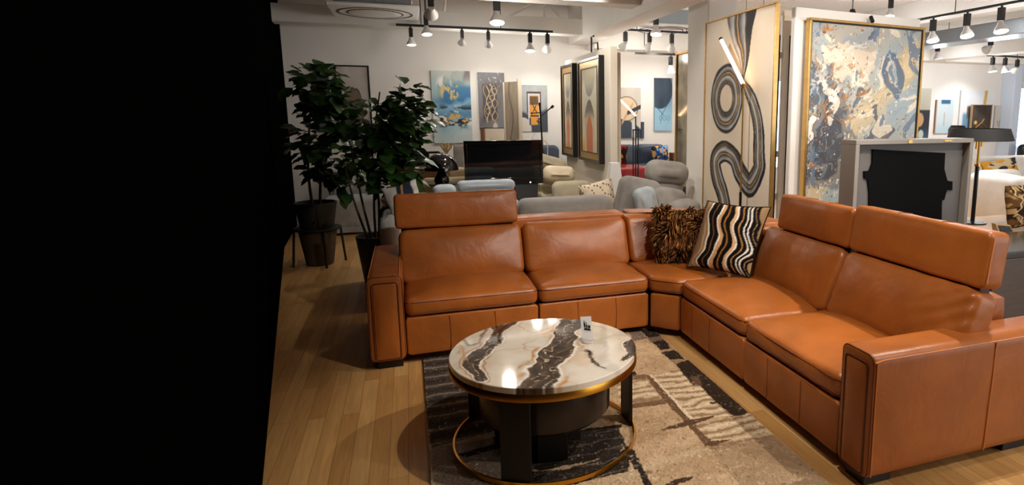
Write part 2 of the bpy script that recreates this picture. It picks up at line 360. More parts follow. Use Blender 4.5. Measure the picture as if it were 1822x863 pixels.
# girder running away from the camera, joists across it, upper lattice
st('ceiling_beam', MB().box(2.5, 2.82, -2.5, 10, 2.7, HC), M['beam'], bevel=.006)
st('ceiling_joist', MB().box(-2, 2.5, 9.12, 9.42, 2.755, 2.98), M['beam'], bevel=.006)
st('ceiling_joist', MB().box(-2, 2.5, 6.66, 6.95, 2.79, 3.02), M['beam'], bevel=.006)
st('ceiling_joist', MB().box(2.82, 14.9, 9.6, 10, 2.62, HC), M['beam'], bevel=.006)
st('ceiling_joist', MB().box(2.82, 3.6, 7.4, 7.7, 2.95, HC), M['beam'], bevel=.006)
st('ceiling_beam', MB().box(9.6, 9.95, -2.5, 9.6, 2.62, 2.95), M['beam'], bevel=.006)
st('ceiling_beam', MB().box(7.4, 7.7, -2.5, 9.6, 2.95, HC), M['beam'], bevel=.006)
st('air_duct', MB().box(8.2, 8.7, 5, 9.6, 2.72, 2.94), M['duct'], bevel=.01)
lt = MB(); lt.cyl((1.95, 9.2, 3.28), (2.2, 9.2, 2.98), .018); lt.cyl((1.95, 9.2, 3.28), (1.45, 9.2, 2.98), .018); lt.cyl((1.95, 9.2, 3.28), (1.95, 9.2, 2.98), .014); lt.cyl((1.95, 9.2, 3.26), (2.5, 8.2, 3.26), .02); lt.box(1.9, 2.0, 9.17, 9.23, 3.24, 3.3)
st('ceiling_brace', lt, M['beam'])
lt = MB(); lt.cyl((.55, 8.0, 3.28), (.55, 9.12, 2.99), .015); st('ceiling_brace', lt, M['beam'])
# white pillar
st('pillar', MB().box(3.0, 3.34, 5.99, 6.5, 0, HC), M['beam'], bevel=.012)
st('pillar', MB().box(12.05, 12.27, 9.7, 10, 0, HC), M['winframe'], bevel=.01)
st('baseboard_back', MB().box(-1.5, 6.2, 9.98, 10, 0, .1), M['white'])

# ================================================================== THE SECTIONAL SOFA
LE, LD, ST = M['leather'], M['leather_dark'], M['stitch']
sofa = thing('sectional_sofa', 'large cognac brown leather corner sofa with raised headrests and black block feet', 'sofa', (1.7, 3.9, 0))
def cushion(name, outline, t0, t1, r, crown, fil, fn, seed, amp=.004, sc=5., pipes=((.0, 1),), N=104, K=11):
    b = MB(); b.slab(outline, t0, t1, r, crown, fil, N, fn, K=K); b.wrinkle(amp, sc, seed)
    o = b.build(name, LE, sofa, smooth=70)
    pp = MB()
    for ins, lvl in pipes: pp.tube(ring_path(outline, fil, ins, lvl, fn), .0028, 6, closed=True)
    if pipes: pp.build('piping', LD, o, world=True, label='dark stitched seam piping')
    return o
# --- arms
def arm(outline, fn, depth, side):
    b = MB(); b.slab(outline, 0, depth, .016, (.004, .004), .035, 88, fn, K=4); b.wrinkle(.0022, 5, 3)
    a = b.build('arm', LE, sofa, smooth=60)
    (x0, z0), (x1, z1) = outline[0], outline[2]
    ins = .034 if x1 > x0 else -.034
    po = rect(x0+ins, x1-ins, z0+.012, z1-.045)
    p = MB(); p.slab(po, depth-.01, depth+.006, .01, (.012, 0), .014, 80, fn, K=5); p.wrinkle(.0012, 7, 9)
    p.build('front_panel', LE, a, smooth=60)
    g = MB(); g.tube(ring_path(po, .014, -.004, depth+.002, fn), .0042, 6, closed=True); g.tube(ring_path(outline, .035, .004, depth-.006, fn, 88), .003, 6, closed=True)
    g.build('piping', LD, a, label='dark recessed seam round the arm front')
    return a
aL = arm(rect(-.30, -.088, .055, .605), lambda u, v, t: (u, 5.02-t, v), 1.02, 0)
aR = arm(rect(2.125, 1.925, .055, .612), lambda u, v, t: (2.84-t, u, v), 1.09, 1)
s_ = MB(); s_.tube([(1.755, 1.921, .585), (1.80, 1.921, .592), (2.3, 1.921, .593), (2.82, 1.921, .593)], .0032, 6); s_.tube([(2.43, 1.9215, .59), (2.425, 1.9205, .4), (2.41, 1.9215, .07)], .0028, 6); s_.tube([(1.768, 1.9215, .07), (1.768, 1.9215, .585)], .0028, 6)
s_.build('stitching', ST, aR, label='light tan top stitching')
s_ = MB(); s_.tube([(-.105, 4.0, .606), (-.105, 4.3, .609), (-.105, 4.98, .609)], .0025, 6); s_.tube([(-.283, 4.0, .606), (-.283, 4.98, .609)], .0025, 6)
s_.build('stitching', ST, aL, label='light tan top stitching')
# --- lower front panels
def base(name, fn, w, n, seams):
    b = MB(); b.slab(rect(0, w, .06, .312), 0, .06, .011, (.006, 0), .013, 72, fn, K=5); b.wrinkle(.0015, 6, n)
    o = b.build('base_panel', LE, sofa, smooth=60)
    if seams:
        for x in seams: MB().tube([fn(x, .07, .0655), fn(x+.004, .19, .0662), fn(x, .3, .0645)], .002, 6).build('seam', M['seam'], o)
base('b', lambda u, v, t: (-.082+u, 4.10-t, v), .852, 1, (.27, .56))
base('b', lambda u, v, t: (.778+u, 4.10-t, v), .802, 2, (.27, .55))
dq = np.array([.155, -.15, 0]); dq /= np.linalg.norm(dq); nq = np.array([-.7, -.72, 0]); nq /= np.linalg.norm(nq)
base('b', lambda u, v, t: np.array([1.585, 4.025, 0])+dq*u+nq*(t-.06)+np.array([0, 0, v]), .228, 3, ())
base('b', lambda u, v, t: (1.815-t, 3.864-u, v), .884, 4, (.20, .46))
base('b', lambda u, v, t: (1.815-t, 2.975-u, v), .842, 5, (.26, .56))
# --- plinth behind the panels, feet
pl = MB(); pl.box(-.08, 1.62, 4.12, 4.9, .07, .3); pl.box(1.84, 2.72, 2.14, 3.9, .07, .3); pl.prism([(1.6, 4.12), (1.84, 3.88), (2.7, 3.88), (2.5, 4.6), (1.9, 4.88), (1.6, 4.88)], .07, .3, XY)
pl.build('inner_frame', M['black_matte'], sofa)
for x, y in ((-.185, 4.09), (-.185, 4.88), (1.85, 2.03), (2.67, 2.03), (1.90, 2.99), (.78, 4.2), (2.6, 3.6), (1.7, 4.7)):
    MB().box(x-.075, x+.075, y-.06, y+.06, 0, .058).build('foot', M['black'], sofa, bevel=.004)
# --- seats
CR = (.040, 0)
cushion('seat_cushion', rect(-.083, .772, 4.03, 4.62), .315, .437, .042, CR, .045, XY, 11, pipes=((.0068, .332), (.0012, .410)))
cushion('seat_cushion', rect(.778, 1.583, 4.03, 4.62), .315, .437, .042, CR, .045, XY, 12, pipes=((.0068, .332), (.0012, .410)))
cushion('corner_seat', [(1.590, 4.03), (1.752, 3.872), (2.5, 3.872), (2.42, 4.3), (2.0, 4.62), (1.590, 4.62)], .315, .437, .042, (.026, 0), .045, XY, 13, pipes=((.0068, .332), (.0012, .410)))
cushion('seat_cushion', rect(1.752, 2.46, 2.985, 3.866), .315, .440, .042, (.042, 0), .045, XY, 14, pipes=((.0068, .332), (.0012, .412)))
cushion('seat_cushion', rect(1.752, 2.46, 2.132, 2.979), .315, .440, .042, (.045, 0), .045, XY, 15, amp=.006, pipes=((.0068, .332), (.0012, .412)))
# --- backs: u across, v up the leaning face, t out towards the sitter
def lean(O, U, bot, top):      # bot, top: (distance back, height)
    O = np.array(O, float); U = np.array(U, float); back = np.cross([0, 0, 1.], U); d = np.array([top[0]-bot[0], top[1]-bot[1]]); L = np.hypot(*d); d /= L
    V = back*d[0]+np.array([0, 0, d[1]]); N = -(back*d[1]-np.array([0, 0, d[0]]))
    P0 = O+back*bot[0]+np.array([0, 0, bot[1]])
    return (lambda u, v, t: P0+U*u+V*v+N*t), L
f1, L1 = lean((-.108, 4.47, 0), (1, 0, 0), (-.02, .43), (.125, .80))
cushion('back_cushion', rect(.0, .868, .0, L1-.006), -.16, 0, .04, (.028, 0), .06, f1, 21, pipes=((.006, -.03),))
f2, L2 = lean((.768, 4.47, 0), (1, 0, 0), (-.02, .43), (.125, .795))
cushion('back_cushion', rect(.0, .828, .0, L2), -.16, 0, .04, (.03, 0), .06, f2, 22, pipes=((.006, -.03),))
h1, H1 = lean((-.128, 4.47, 0), (1, 0, 0), (.115, .797), (.165, 1.042))
cushion('headrest', rect(0, .868, 0, H1), -.13, 0, .024, (.016, 0), .028, h1, 23, pipes=((.004, -.03),))
# right wing: U points towards the camera (-Y), back is +X
f3, L3 = lean((2.265, 3.80, 0), (0, -1, 0), (-.02, .43), (.135, .815))
cushion('back_cushion', rect(.0, .865, .0, L3), -.16, 0, .04, (.03, 0), .06, f3, 24, pipes=((.006, -.03),))
f4, L4 = lean((2.265, 2.93, 0), (0, -1, 0), (-.02, .43), (.135, .815))
def f4w(u, v, t):        # gathered leather where the last back meets the arm
    g = max(0., min(1., (u-.58)/.30))*max(0., min(1., (v-.02)/.1)); return f4(u, v, t+(.0042*g*math.sin((v-.75*(u-.6))*80+2*math.sin(u*9)) if t > -.08 else 0))
cushion('back_cushion', rect(.0, .93, .0, L4), -.16, 0, .04, (.034, 0), .06, f4w, 25, amp=.005, sc=6, pipes=((.006, -.03),), N=190, K=20)
h3, H3 = lean((2.265, 3.668, 0), (0, -1, 0), (.128, .812), (.160, 1.052))
cushion('headrest', rect(0, .755, 0, H3), -.13, 0, .024, (.014, 0), .028, h3, 26, pipes=((.004, -.03),))
h4, H4 = lean((2.265, 2.905, 0), (0, -1, 0), (.128, .812), (.160, 1.078))
h4o = cushion('headrest', rect(0, .915, 0, H4), -.13, 0, .024, (.014, 0), .028, h4, 27, pipes=((.004, -.03),))
s_ = MB(); s_.tube([h4(.917, .03, -.02), h4(.9165, .12, -.02), h4(.917, H4-.03, -.02)], .003, 6); s_.build('stitching', ST, h4o)
for q in ((2.44, 2.50, 2.93, 3.64, .76, .90), (2.44, 2.50, 2.04, 2.88, .76, .90), (-.08, .70, 4.64, 4.70, .74, .88)): MB().box(*q).build('headrest_bracket', M['black'], sofa)
for hf, wd_, HH in ((h1, .868, H1), (h3, .755, H3), (h4, .915, H4)):
    hp = [o for o in sofa.children if o.name.startswith('headrest') and 'bracket' not in o.name][(h1, h3, h4).index(hf)]
    for q in (.36, .68): MB().tube([hf(wd_*q, HH+.0015, -.015), hf(wd_*q, HH+.0035, -.06), hf(wd_*q, HH+.0015, -.115)], .0022, 6).build('seam', M['seam'], hp)
# corner back follows a curve
cp = spline([(1.602, 4.47), (1.82, 4.46), (2.06, 4.31), (2.22, 4.06), (2.262, 3.80)], 10); cp = np.array(cp); cl = np.r_[0, np.cumsum(np.hypot(*np.diff(cp, axis=0).T))]; cn = np.gradient(cp, axis=0); cn = np.stack([-cn[:, 1], cn[:, 0]], -1); cn /= np.linalg.norm(cn, axis=1)[:, None]
def fc(u, v, t):
    x = np.interp(u, cl, cp[:, 0]); y = np.interp(u, cl, cp[:, 1]); nx = np.interp(u, cl, cn[:, 0]); ny = np.interp(u, cl, cn[:, 1])
    b = -.02+.145*v/.37-t
    return (x+nx*b, y+ny*b, .43+v*.97)
hl = cl[-1]
cushion('back_cushion', rect(.0, hl*.5, .0, .375), -.15, 0, .04, (.016, 0), .05, fc, 28, pipes=((.006, -.03),))
cushion('back_cushion', rect(hl*.5+.004, hl, .0, .375), -.15, 0, .04, (.016, 0), .05, fc, 29, pipes=((.006, -.03),))
# frame behind the backs
b = MB(); b.slab(rect(-.09, 1.655, .08, .805), 0, .2, .02, (.004, 0), .03, 72, lambda u, v, t: (u, 4.905-t, v), K=4)
b.slab([(1.66, 4.905), (1.66, 4.66), (2.05, 4.62), (2.36, 4.25), (2.43, 3.9), (2.66, 3.9), (2.56, 4.34), (2.22, 4.74)], .08, .805, .02, (.004, 0), .03, 96, XY, K=4)
b.build('back_frame', LE, sofa, smooth=50)
b = MB(); b.slab(rect(2.15, 3.9, .08, .705), 0, .22, .02, (.004, 0), .03, 72, lambda u, v, t: (2.76-t, u, v), K=4)
b.build('back_frame', LE, sofa, smooth=50)
# ================================================================== RUG
rx0, rx1, ry0, ry1 = .01, 1.635, .9, 4.09
nx, ny = 290, 560
X, Y = np.meshgrid(np.linspace(rx0, rx1, nx+1), np.linspace(ry0, ry1, ny+1))
wx = X+(fbm(X*40, Y*40, 3, 2)-.5)*.014; wy = Y+(fbm(X*40+7, Y*40, 5, 2)-.5)*.014
def W8(*p): return [tuple(Zp(1120+x/2.673, 540+y/2.673, .012)[:2]) for x, y in p]
def W7(*p): return [tuple(Zp(740+x/2.673, 540+y/2.673, .012)[:2]) for x, y in p]
base_c = np.full(X.shape+(3,), (190, 159, 124.)); n1 = fbm(X*9, Y*9, 11, 4)
base_c += ((n1-.5)*46)[..., None]
c = base_c
def patch(poly, col, a=1., jit=0):
    global c
    m = in_poly(wx, wy, poly).astype(float)*a; c = over(c, m, col)
# paler striped panels on the right
for poly in (W8((100, 350), (250, 312), (490, 535), (300, 552)), W8((300, 585), (575, 523), (700, 625), (390, 700)), W8((-60, 380), (75, 360), (160, 465), (-40, 505)), W8((-60, 795), (50, 780), (110, 800), (60, 880), (-60, 880))):
    m = in_poly(wx, wy, poly).astype(float); sp = .5+.5*np.sin(wy*2*PI/.075+2.5*fbm(wx*6, wy*10, 8, 3)*3)
    c = over(c, m*.9, (214, 188, 154)); c = over(c, m*smooth(.55, .95, sp)*.75, (138, 106, 76)); c = over(c, m*smooth(.8, 1., 1-sp)*.7, (238, 218, 188))
# dark left third with wavy pale ridges
DL = W7((20, 255), (175, 240), (330, 262), (420, 380), (560, 560), (370, 610), (70, 690))
m = in_poly(wx, wy, DL).astype(float); c = over(c, m, (74, 64, 57)); sp = np.sin((wy+.02*fbm(wx*5, wy*3, 21, 3))*2*PI/.135+3*fbm(wx*4, wy*4, 22, 3))
c = over(c, m*smooth(.45, .9, sp)*.55, (126, 112, 98)); c = over(c, m*smooth(.93, 1., sp)*.6, (176, 160, 140)); c = over(c, m*smooth(.2, .9, -sp)*.5, (46, 40, 36))
patch(W7((70, 688), (368, 640), (440, 745), (415, 900), (90, 900)), (146, 128, 110))
patch(W7((195, 720), (380, 668), (392, 690), (235, 735)), (44, 36, 30))
for poly in (W7((365, 640), (470, 600), (620, 600), (640, 780), (590, 800), (470, 760), (440, 742)), W7((560, 660), (960, 590), (1000, 670), (960, 725), (600, 795)), W7((410, 815), (720, 790), (960, 715), (1000, 690), (1020, 735), (1010, 800), (720, 870), (420, 900)), W7((985, 672), (1030, 690), (1140, 900), (1085, 900))):
    patch(poly, (48, 40, 34))
    mm = in_poly(wx, wy, poly).astype(float); sp = np.sin(wy*2*PI/.09+4*fbm(wx*7, wy*5, 31, 3)); c = over(c, mm*smooth(.85, 1., sp)*.55, (128, 114, 100))
patch(W7((740, 900), (800, 855), (1055, 790), (1100, 900)), (196, 168, 134))
patch(W7((640, 640), (700, 615), (980, 575), (985, 590), (700, 650)), (52, 43, 36))
# dark border blocks down the right edge
patch(W8((-10, 128), (40, 120), (85, 168), (20, 180)), (120, 104, 90)); patch(W8((45, 122), (108, 110), (200, 215), (148, 222)), (58, 46, 38)); patch(W8((148, 235), (212, 222), (266, 268), (196, 268)), (60, 48, 39))
patch(W8((85, 165), (150, 155), (160, 172), (95, 190)), (150, 126, 104), .8)
patch(W8((220, 290), (280, 268), (590, 520), (495, 538), (410, 468), (335, 392), (300, 390), (262, 345)), (66, 52, 42))
patch(W8((285, 350), (330, 345), (345, 392), (315, 395)), (128, 100, 76))
patch(W8((-10, 330), (30, 322), (40, 350), (-10, 360)), (50, 40, 33))
# thin crossing lines
patch(W8((70, 340), (96, 345), (200, 455), (296, 548), (320, 590), (388, 655), (365, 684), (288, 590), (165, 465)), (112, 84, 60))
patch(W8((92, 335), (104, 340), (300, 545), (290, 556)), (236, 214, 184))
patch(W8((148, 600), (285, 556), (405, 535), (392, 548), (290, 580), (165, 606)), (96, 70, 50)); patch(W8((360, 672), (385, 655), (484, 648), (470, 656), (395, 682)), (98, 72, 52))
patch(W8((-60, 490), (165, 456), (170, 478), (-50, 512)), (120, 92, 66)); patch(W8((-60, 350), (75, 338), (80, 360), (-60, 372)), (126, 96, 70))
patch(W8((150, 870), (225, 838), (300, 822), (290, 838), (215, 870)), (70, 52, 40)); patch(W8((50, 775), (290, 700), (390, 690), (300, 725), (75, 790)), (206, 180, 148), .8); patch(W8((380, 470), (415, 468), (412, 478), (384, 480)), (66, 52, 42))
patch(W8((390, 700), (700, 625), (990, 880), (560, 900), (430, 760)), (158, 130, 100), .6)
# loose flecks and a wormy relief in the pile
wm = np.abs(fbm(X*26, Y*26, 41, 2)-.5); fl = fbm(X*60, Y*60, 43, 2)
c = over(c, smooth(.035, .0, wm)*.28, (222, 204, 178)); c = over(c, smooth(.80, .86, fl)*.6, (226, 210, 188)); c = over(c, smooth(.20, .14, fl)*.4, (60, 48, 38))
ht = .013+.003*smooth(.05, .0, wm)+.0015*fbm(X*60, Y*60, 4, 2)
b = MB(); nn = (nx+1)*(ny+1); b.v = [(float(p), float(q), float(r)) for p, q, r in zip(X.ravel(), Y.ravel(), ht.ravel())]
b.f = [(j*(nx+1)+i, j*(nx+1)+i+1, (j+1)*(nx+1)+i+1, (j+1)*(nx+1)+i) for j in range(ny) for i in range(nx)]
k = len(b.v); b.v += [(rx0, ry0, .012), (rx1, ry0, .012), (rx1, ry1, .012), (rx0, ry1, .012), (rx0, ry0, .001), (rx1, ry0, .001), (rx1, ry1, .001), (rx0, ry1, .001)]
b.f += [(k+4, k+5, k+1, k), (k+5, k+6, k+2, k+1), (k+6, k+7, k+3, k+2), (k+7, k+4, k, k+3)]
cc = np.vstack([c.reshape(-1, 3), np.full((8, 3), (60, 50, 42.))])
tag(b.build('area_rug', M['rug'], None, cols=cc, smooth=180, recalc=False), 'beige and dark brown patchwork rug on the wood floor under the round table', 'rug')

# ================================================================== COFFEE TABLE
TC = np.array([.565, 2.84]); TR = .447; TZ = .47
tb = thing('coffee_table', 'round coffee table with cream and brown marble top, gold rim and black legs', 'coffee table', (TC[0], TC[1], .019))
def T5(*p): return [tuple(Zp(790+x/5.394, 550+y/5.394, TZ)[:2]) for x, y in p]
def T6(*p): return [tuple(Zp(960+x/5.395, 550+y/5.395, TZ)[:2]) for x, y in p]
def marble(x, y):
    w1 = fbm(x*4, y*4, 51, 5)-.5; w2 = fbm(x*4+3, y*4+8, 52, 5)-.5; u = x+w1*.115; v = y+w2*.115
    c = pal(fbm(u*4, v*4, 53, 5), [(0, (196, 180, 160)), (.4, (226, 212, 192)), (.65, (238, 228, 214)), (1, (246, 240, 232))])
    st_ = fbm(u*7, v*3, 58, 4); c = over(c, smooth(.60, .72, st_)*.35, (214, 176, 136))
    c = over(c, smooth(.06, .0, np.abs(fbm(u*3, v*3, 54, 4)-.52))*.20, (150, 140, 130)); c = over(c, smooth(.010, .0, np.abs(fbm(u*2.4, v*2.4, 55, 4)-.5))*.5, (176, 136, 96))
    def vein(pts, wd, seed):
        nonlocal c
        d, sg, ar = seg_dist(u, v, spline(pts, 5)); ww = np.interp(ar, np.linspace(0, 1, len(wd)), wd)*(.75+.7*fbm(x*14, y*14, seed, 3)); q = d/ww
        c = over(c, smooth(1.9, 1.0, q)*.55, (206, 184, 158)); c = over(c, smooth(1.28, 1.12, q)*smooth(1.0, 1.1, q), (250, 244, 236))
        c = over(c, smooth(1.04, .97, q), (72, 52, 38))
        s = d*sg; b_ = np.sin(s*110+26*fbm(x*6+w1*2, y*6, seed+1, 4)); ins = smooth(1.0, .9, q)
        c = over(c, ins*smooth(.0, .9, b_)*.8, (32, 22, 16)); c = over(c, ins*smooth(.55, 1, -b_)*.6, (116, 90, 66)); c = over(c, ins*smooth(.965, 1, np.sin(s*70+24*fbm(x*6, y*6+w2*2, seed+2, 4)))*.85, (232, 218, 200))
        c = over(c, smooth(.16, .02, np.abs(q-1.45))*smooth(.45, .6, fbm(x*5, y*5, seed+6, 2)), (196, 140, 86))
    vein(T5((660, 75), (600, 150), (520, 270), (430, 400), (350, 480), (350, 600), (380, 680)), (.045, .05, .032, .038, .04, .034, .022), 61)
    vein(T6((430, 65), (330, 110), (240, 190), (220, 290), (160, 400), (90, 520), (60, 620), (-10, 720)), (.06, .055, .05, .052, .055, .06, .065, .07), 71)
    vein(T6((930, 270), (870, 340), (860, 420), (830, 470)), (.022, .034, .028, .012), 81)
    vein(T6((400, 390), (480, 450), (570, 520), (690, 565)), (.012, .008, .007, .003), 91)
    d, sg, ar = seg_dist(u, v, T5((440, 160), (400, 240), (350, 320), (240, 340), (180, 280))); c = over(c, smooth(.012, .003, d)*.8, (112, 96, 84))
    d, sg, ar = seg_dist(u, v, T5((160, 345), (230, 400), (265, 450), (250, 540))); c = over(c, smooth(.014, .003, d)*.75, (206, 150, 90))
    d, sg, ar = seg_dist(u, v, T6((30, 230), (80, 215), (140, 200))); c = over(c, smooth(.02, .006, d)*.9, (222, 160, 104))
    return c
rings = list(np.linspace(.004, TR-.003, 90)); na = 300
ang = np.arange(na)*2*PI/na; v = []; f = []; cv = []
lv = [(r, TZ) for r in rings]+[(TR, TZ-.003), (TR, TZ-.015), (TR, TZ-.027)]
for r, z in lv: v += [(TC[0]+r*math.cos(a), TC[1]+r*math.sin(a), z) for a in ang]
for i in range(len(lv)-1): f += [(i*na+j, i*na+(j+1) % na, (i+1)*na+(j+1) % na, (i+1)*na+j) for j in range(na)]
f.append(tuple(range(na))[::-1]); f.append(tuple(range((len(lv)-1)*na, len(lv)*na))[::-1])
vx = np.array(v); mt = MB(); mt.v = v; mt.f = f
mt.build('marble_top', M['marble'], tb, cols=marble(vx[:, 0], vx[:, 1]), smooth=40)
tc3 = (TC[0], TC[1], 0)
MB().lathe([(TR-.05, .443), (TR+.001, .443), (TR+.003, .44), (TR+.003, .408), (TR+.001, .406), (TR-.05, .406)], tc3, 96).build('gold_rim', M['gold'], tb, label='brushed gold band under the marble')
MB().lathe([(TR-.008, .040), (TR+.001, .040), (TR+.001, .019), (TR-.008, .019), (TR-.008, .040)], tc3, 96).build('base_ring', M['gold'], tb, smooth=30, label='thin gold floor ring')
for a in (-119, 1, 134):
    Mx = Matrix.Translation((TC[0], TC[1], 0)) @ Matrix.Rotation(math.radians(a), 4, 'Z')
    MB().box(TR-.028, TR-.012, -.068, .068, .019, .43, Mx).build('leg', M['legs'], tb, bevel=.002)
MB().lathe([(.30, .17), (.318, .19), (.318, .375), (.31, .40), (.30, .414)], tc3, 72).build('drum', M['bronze'], tb, smooth=30, label='glossy smoked bronze drum hung under the top')
for a in (25, 145, 265):
    Mx = Matrix.Translation((TC[0], TC[1], 0)) @ Matrix.Rotation(math.radians(a), 4, 'Z')
    MB().box(.15, .25, -.07, .07, .019, .172, Mx).build('drum_support', M['legs'], tb, bevel=.003)
# price card standing on the marble
cd = thing('price_card', 'small white leaning price card with black logo standing on the marble table', 'sign', (.79, 2.86, TZ))
O = np.array([.765, 2.87, TZ+.012]); U = np.array([.054, -.010, 0.]); V = np.array([-.006, .012, .112]); N = np.cross(U, V); N /= np.linalg.norm(N)
if N[1] > 0: N = -N
b = MB(); b.hexa([O, O+U, O+U-N*.0015, O-N*.0015], [O+V, O+U+V, O+U+V-N*.0015, O+V-N*.0015]); b.build('card', M['paper'], cd)
fn = frame_fn(O, U, V, N); lg = MB()
lg.prism([(.22, .40), (.86, .34), (.80, .44), (.30, .50)], .0003, .0008, fn); lg.prism([(.26, .52), (.40, .505), (.40, .70), (.24, .78)], .0003, .0008, fn); lg.prism([(.44, .50), (.58, .485), (.57, .62), (.44, .68)], .0003, .0008, fn); lg.prism([(.62, .48), (.82, .455), (.84, .60), (.61, .60)], .0003, .0008, fn); lg.prism([(.28, .80), (.60, .66), (.58, .70), (.26, .84)], .0003, .0008, fn); lg.prism([(.40, .33), (.72, .28), (.60, .30)], .0003, .0008, fn)
lg.build('logo', M['ink'], cd)
b = MB(); b.lathe([(.0, 0), (.034, 0), (.036, .004), (.03, .01), (.0, .014)], (.79, 2.853, TZ), 24); b.build('stand', M['acrylic'], cd, label='clear acrylic foot')

# ================================================================== CUSHIONS ON THE LEATHER SOFA
def pillow_fn(C, R, Uv, N, w, h, T, pinch=.07):
    C, R, Uv, N = [np.asarray(q, float) for q in (C, R, Uv, N)]
    def fn(a, b, sgn):          # a, b in -1..1
        x = a*(1-pinch*(1-b*b)); y = b*(1-pinch*(1-a*a)); t = T/2*max(0., (1-abs(a)**2.6)*(1-abs(b)**2.6))**.55
        return C+R*x*w/2+Uv*y*h/2+N*t*sgn
    return fn
def pillow(fn, m, name, parent, colf=None, n=40, amp=.004, seed=1):
    b = MB(); cols = []
    for sgn in (1, -1):
        b.grid(n, n, lambda u, v: fn(2*u-1, 2*v-1, sgn))
        if colf is not None:
            uu, vv = np.meshgrid(np.linspace(0, 1, n+1), np.linspace(0, 1, n+1)); cols.append(colf(uu, vv).reshape(-1, 3))
    b.wrinkle(amp, 9, seed)
    return b.build(name, m, parent, cols=np.vstack(cols) if cols else None, smooth=180)
# striped
BL = Zp(1229, 474, .475); BR = Zp(1336, 493, .475); R = BR-BL; R[2] = 0; wS = np.linalg.norm(R); R /= wS
back = np.array([-R[1], R[0], 0]); back *= np.sign(back[1])
Uv = np.array([0, 0, .93])+back*.36; Uv /= np.linalg.norm(Uv); N = np.cross(R, Uv); N *= -1 if N@back > 0 else 1
Uv = Uv+R*.10; Uv /= np.linalg.norm(Uv)
hS = wS*1.0
sc = thing('throw_pillow', 'square pillow with wavy black, white and tan stripes leaning on the leather sofa', 'pillow', tuple((BL+BR)/2*np.array([1, 1, 0])+np.array([0, 0, .45])))
C0 = (BL+BR)/2+Uv*hS/2+N*.03
def stripes(u, v):
    x = u+.055*np.sin(v*9+1.5*np.sin(v*4))+.03*(fbm(u*3, v*6, 5, 3)-.5)+.05*(v-.5)
    c = np.full(u.shape+(3,), (150, 122, 92.))
    x = x-.075+.022*np.sin(v*17+u*5)
    for a, b_, col in ((.04, .08, (196, 160, 118)), (.115, .145, (240, 230, 212)), (.145, .30, (14, 12, 12)), (.215, .228, (150, 96, 50)), (.30, .325, (246, 236, 218)), (.325, .375, (206, 160, 112)), (.375, .53, (13, 11, 11)), (.43, .455, (166, 108, 44)), (.53, .575, (224, 180, 134)), (.575, .60, (248, 240, 226)), (.60, .74, (13, 11, 11)), (.665, .685, (196, 140, 76)), (.74, .762, (248, 242, 232)), (.762, .795, (14, 12, 12)), (.795, .82, (246, 240, 230)), (.82, .925, (15, 13, 12)), (.87, .88, (190, 150, 100)), (.925, 1.2, (164, 132, 96))):
        dx = .012*(fbm(u*14, v*14, int(a*100), 2)-.5)
        c = over(c, smooth(a-.004, a+.004, x+dx)*smooth(b_+.004, b_-.004, x+dx), col)
    return c
fS = pillow_fn(C0, R, Uv, N, wS*1.04, hS*1.04, .15)
pillow(fS, M['textile'], 'cover', sc, stripes, n=80)
b = MB(); P = [fS(a, -1, 1) for a in np.linspace(-1, 1, 24)]+[fS(1, a, 1) for a in np.linspace(-1, 1, 24)[1:]]+[fS(-a, 1, 1) for a in np.linspace(-1, 1, 24)[1:]]+[fS(-1, -a, 1) for a in np.linspace(-1, 1, 24)[1:-1]]
b.tube(P, .005, 6, closed=True); b.build('piping', M['black'], sc)
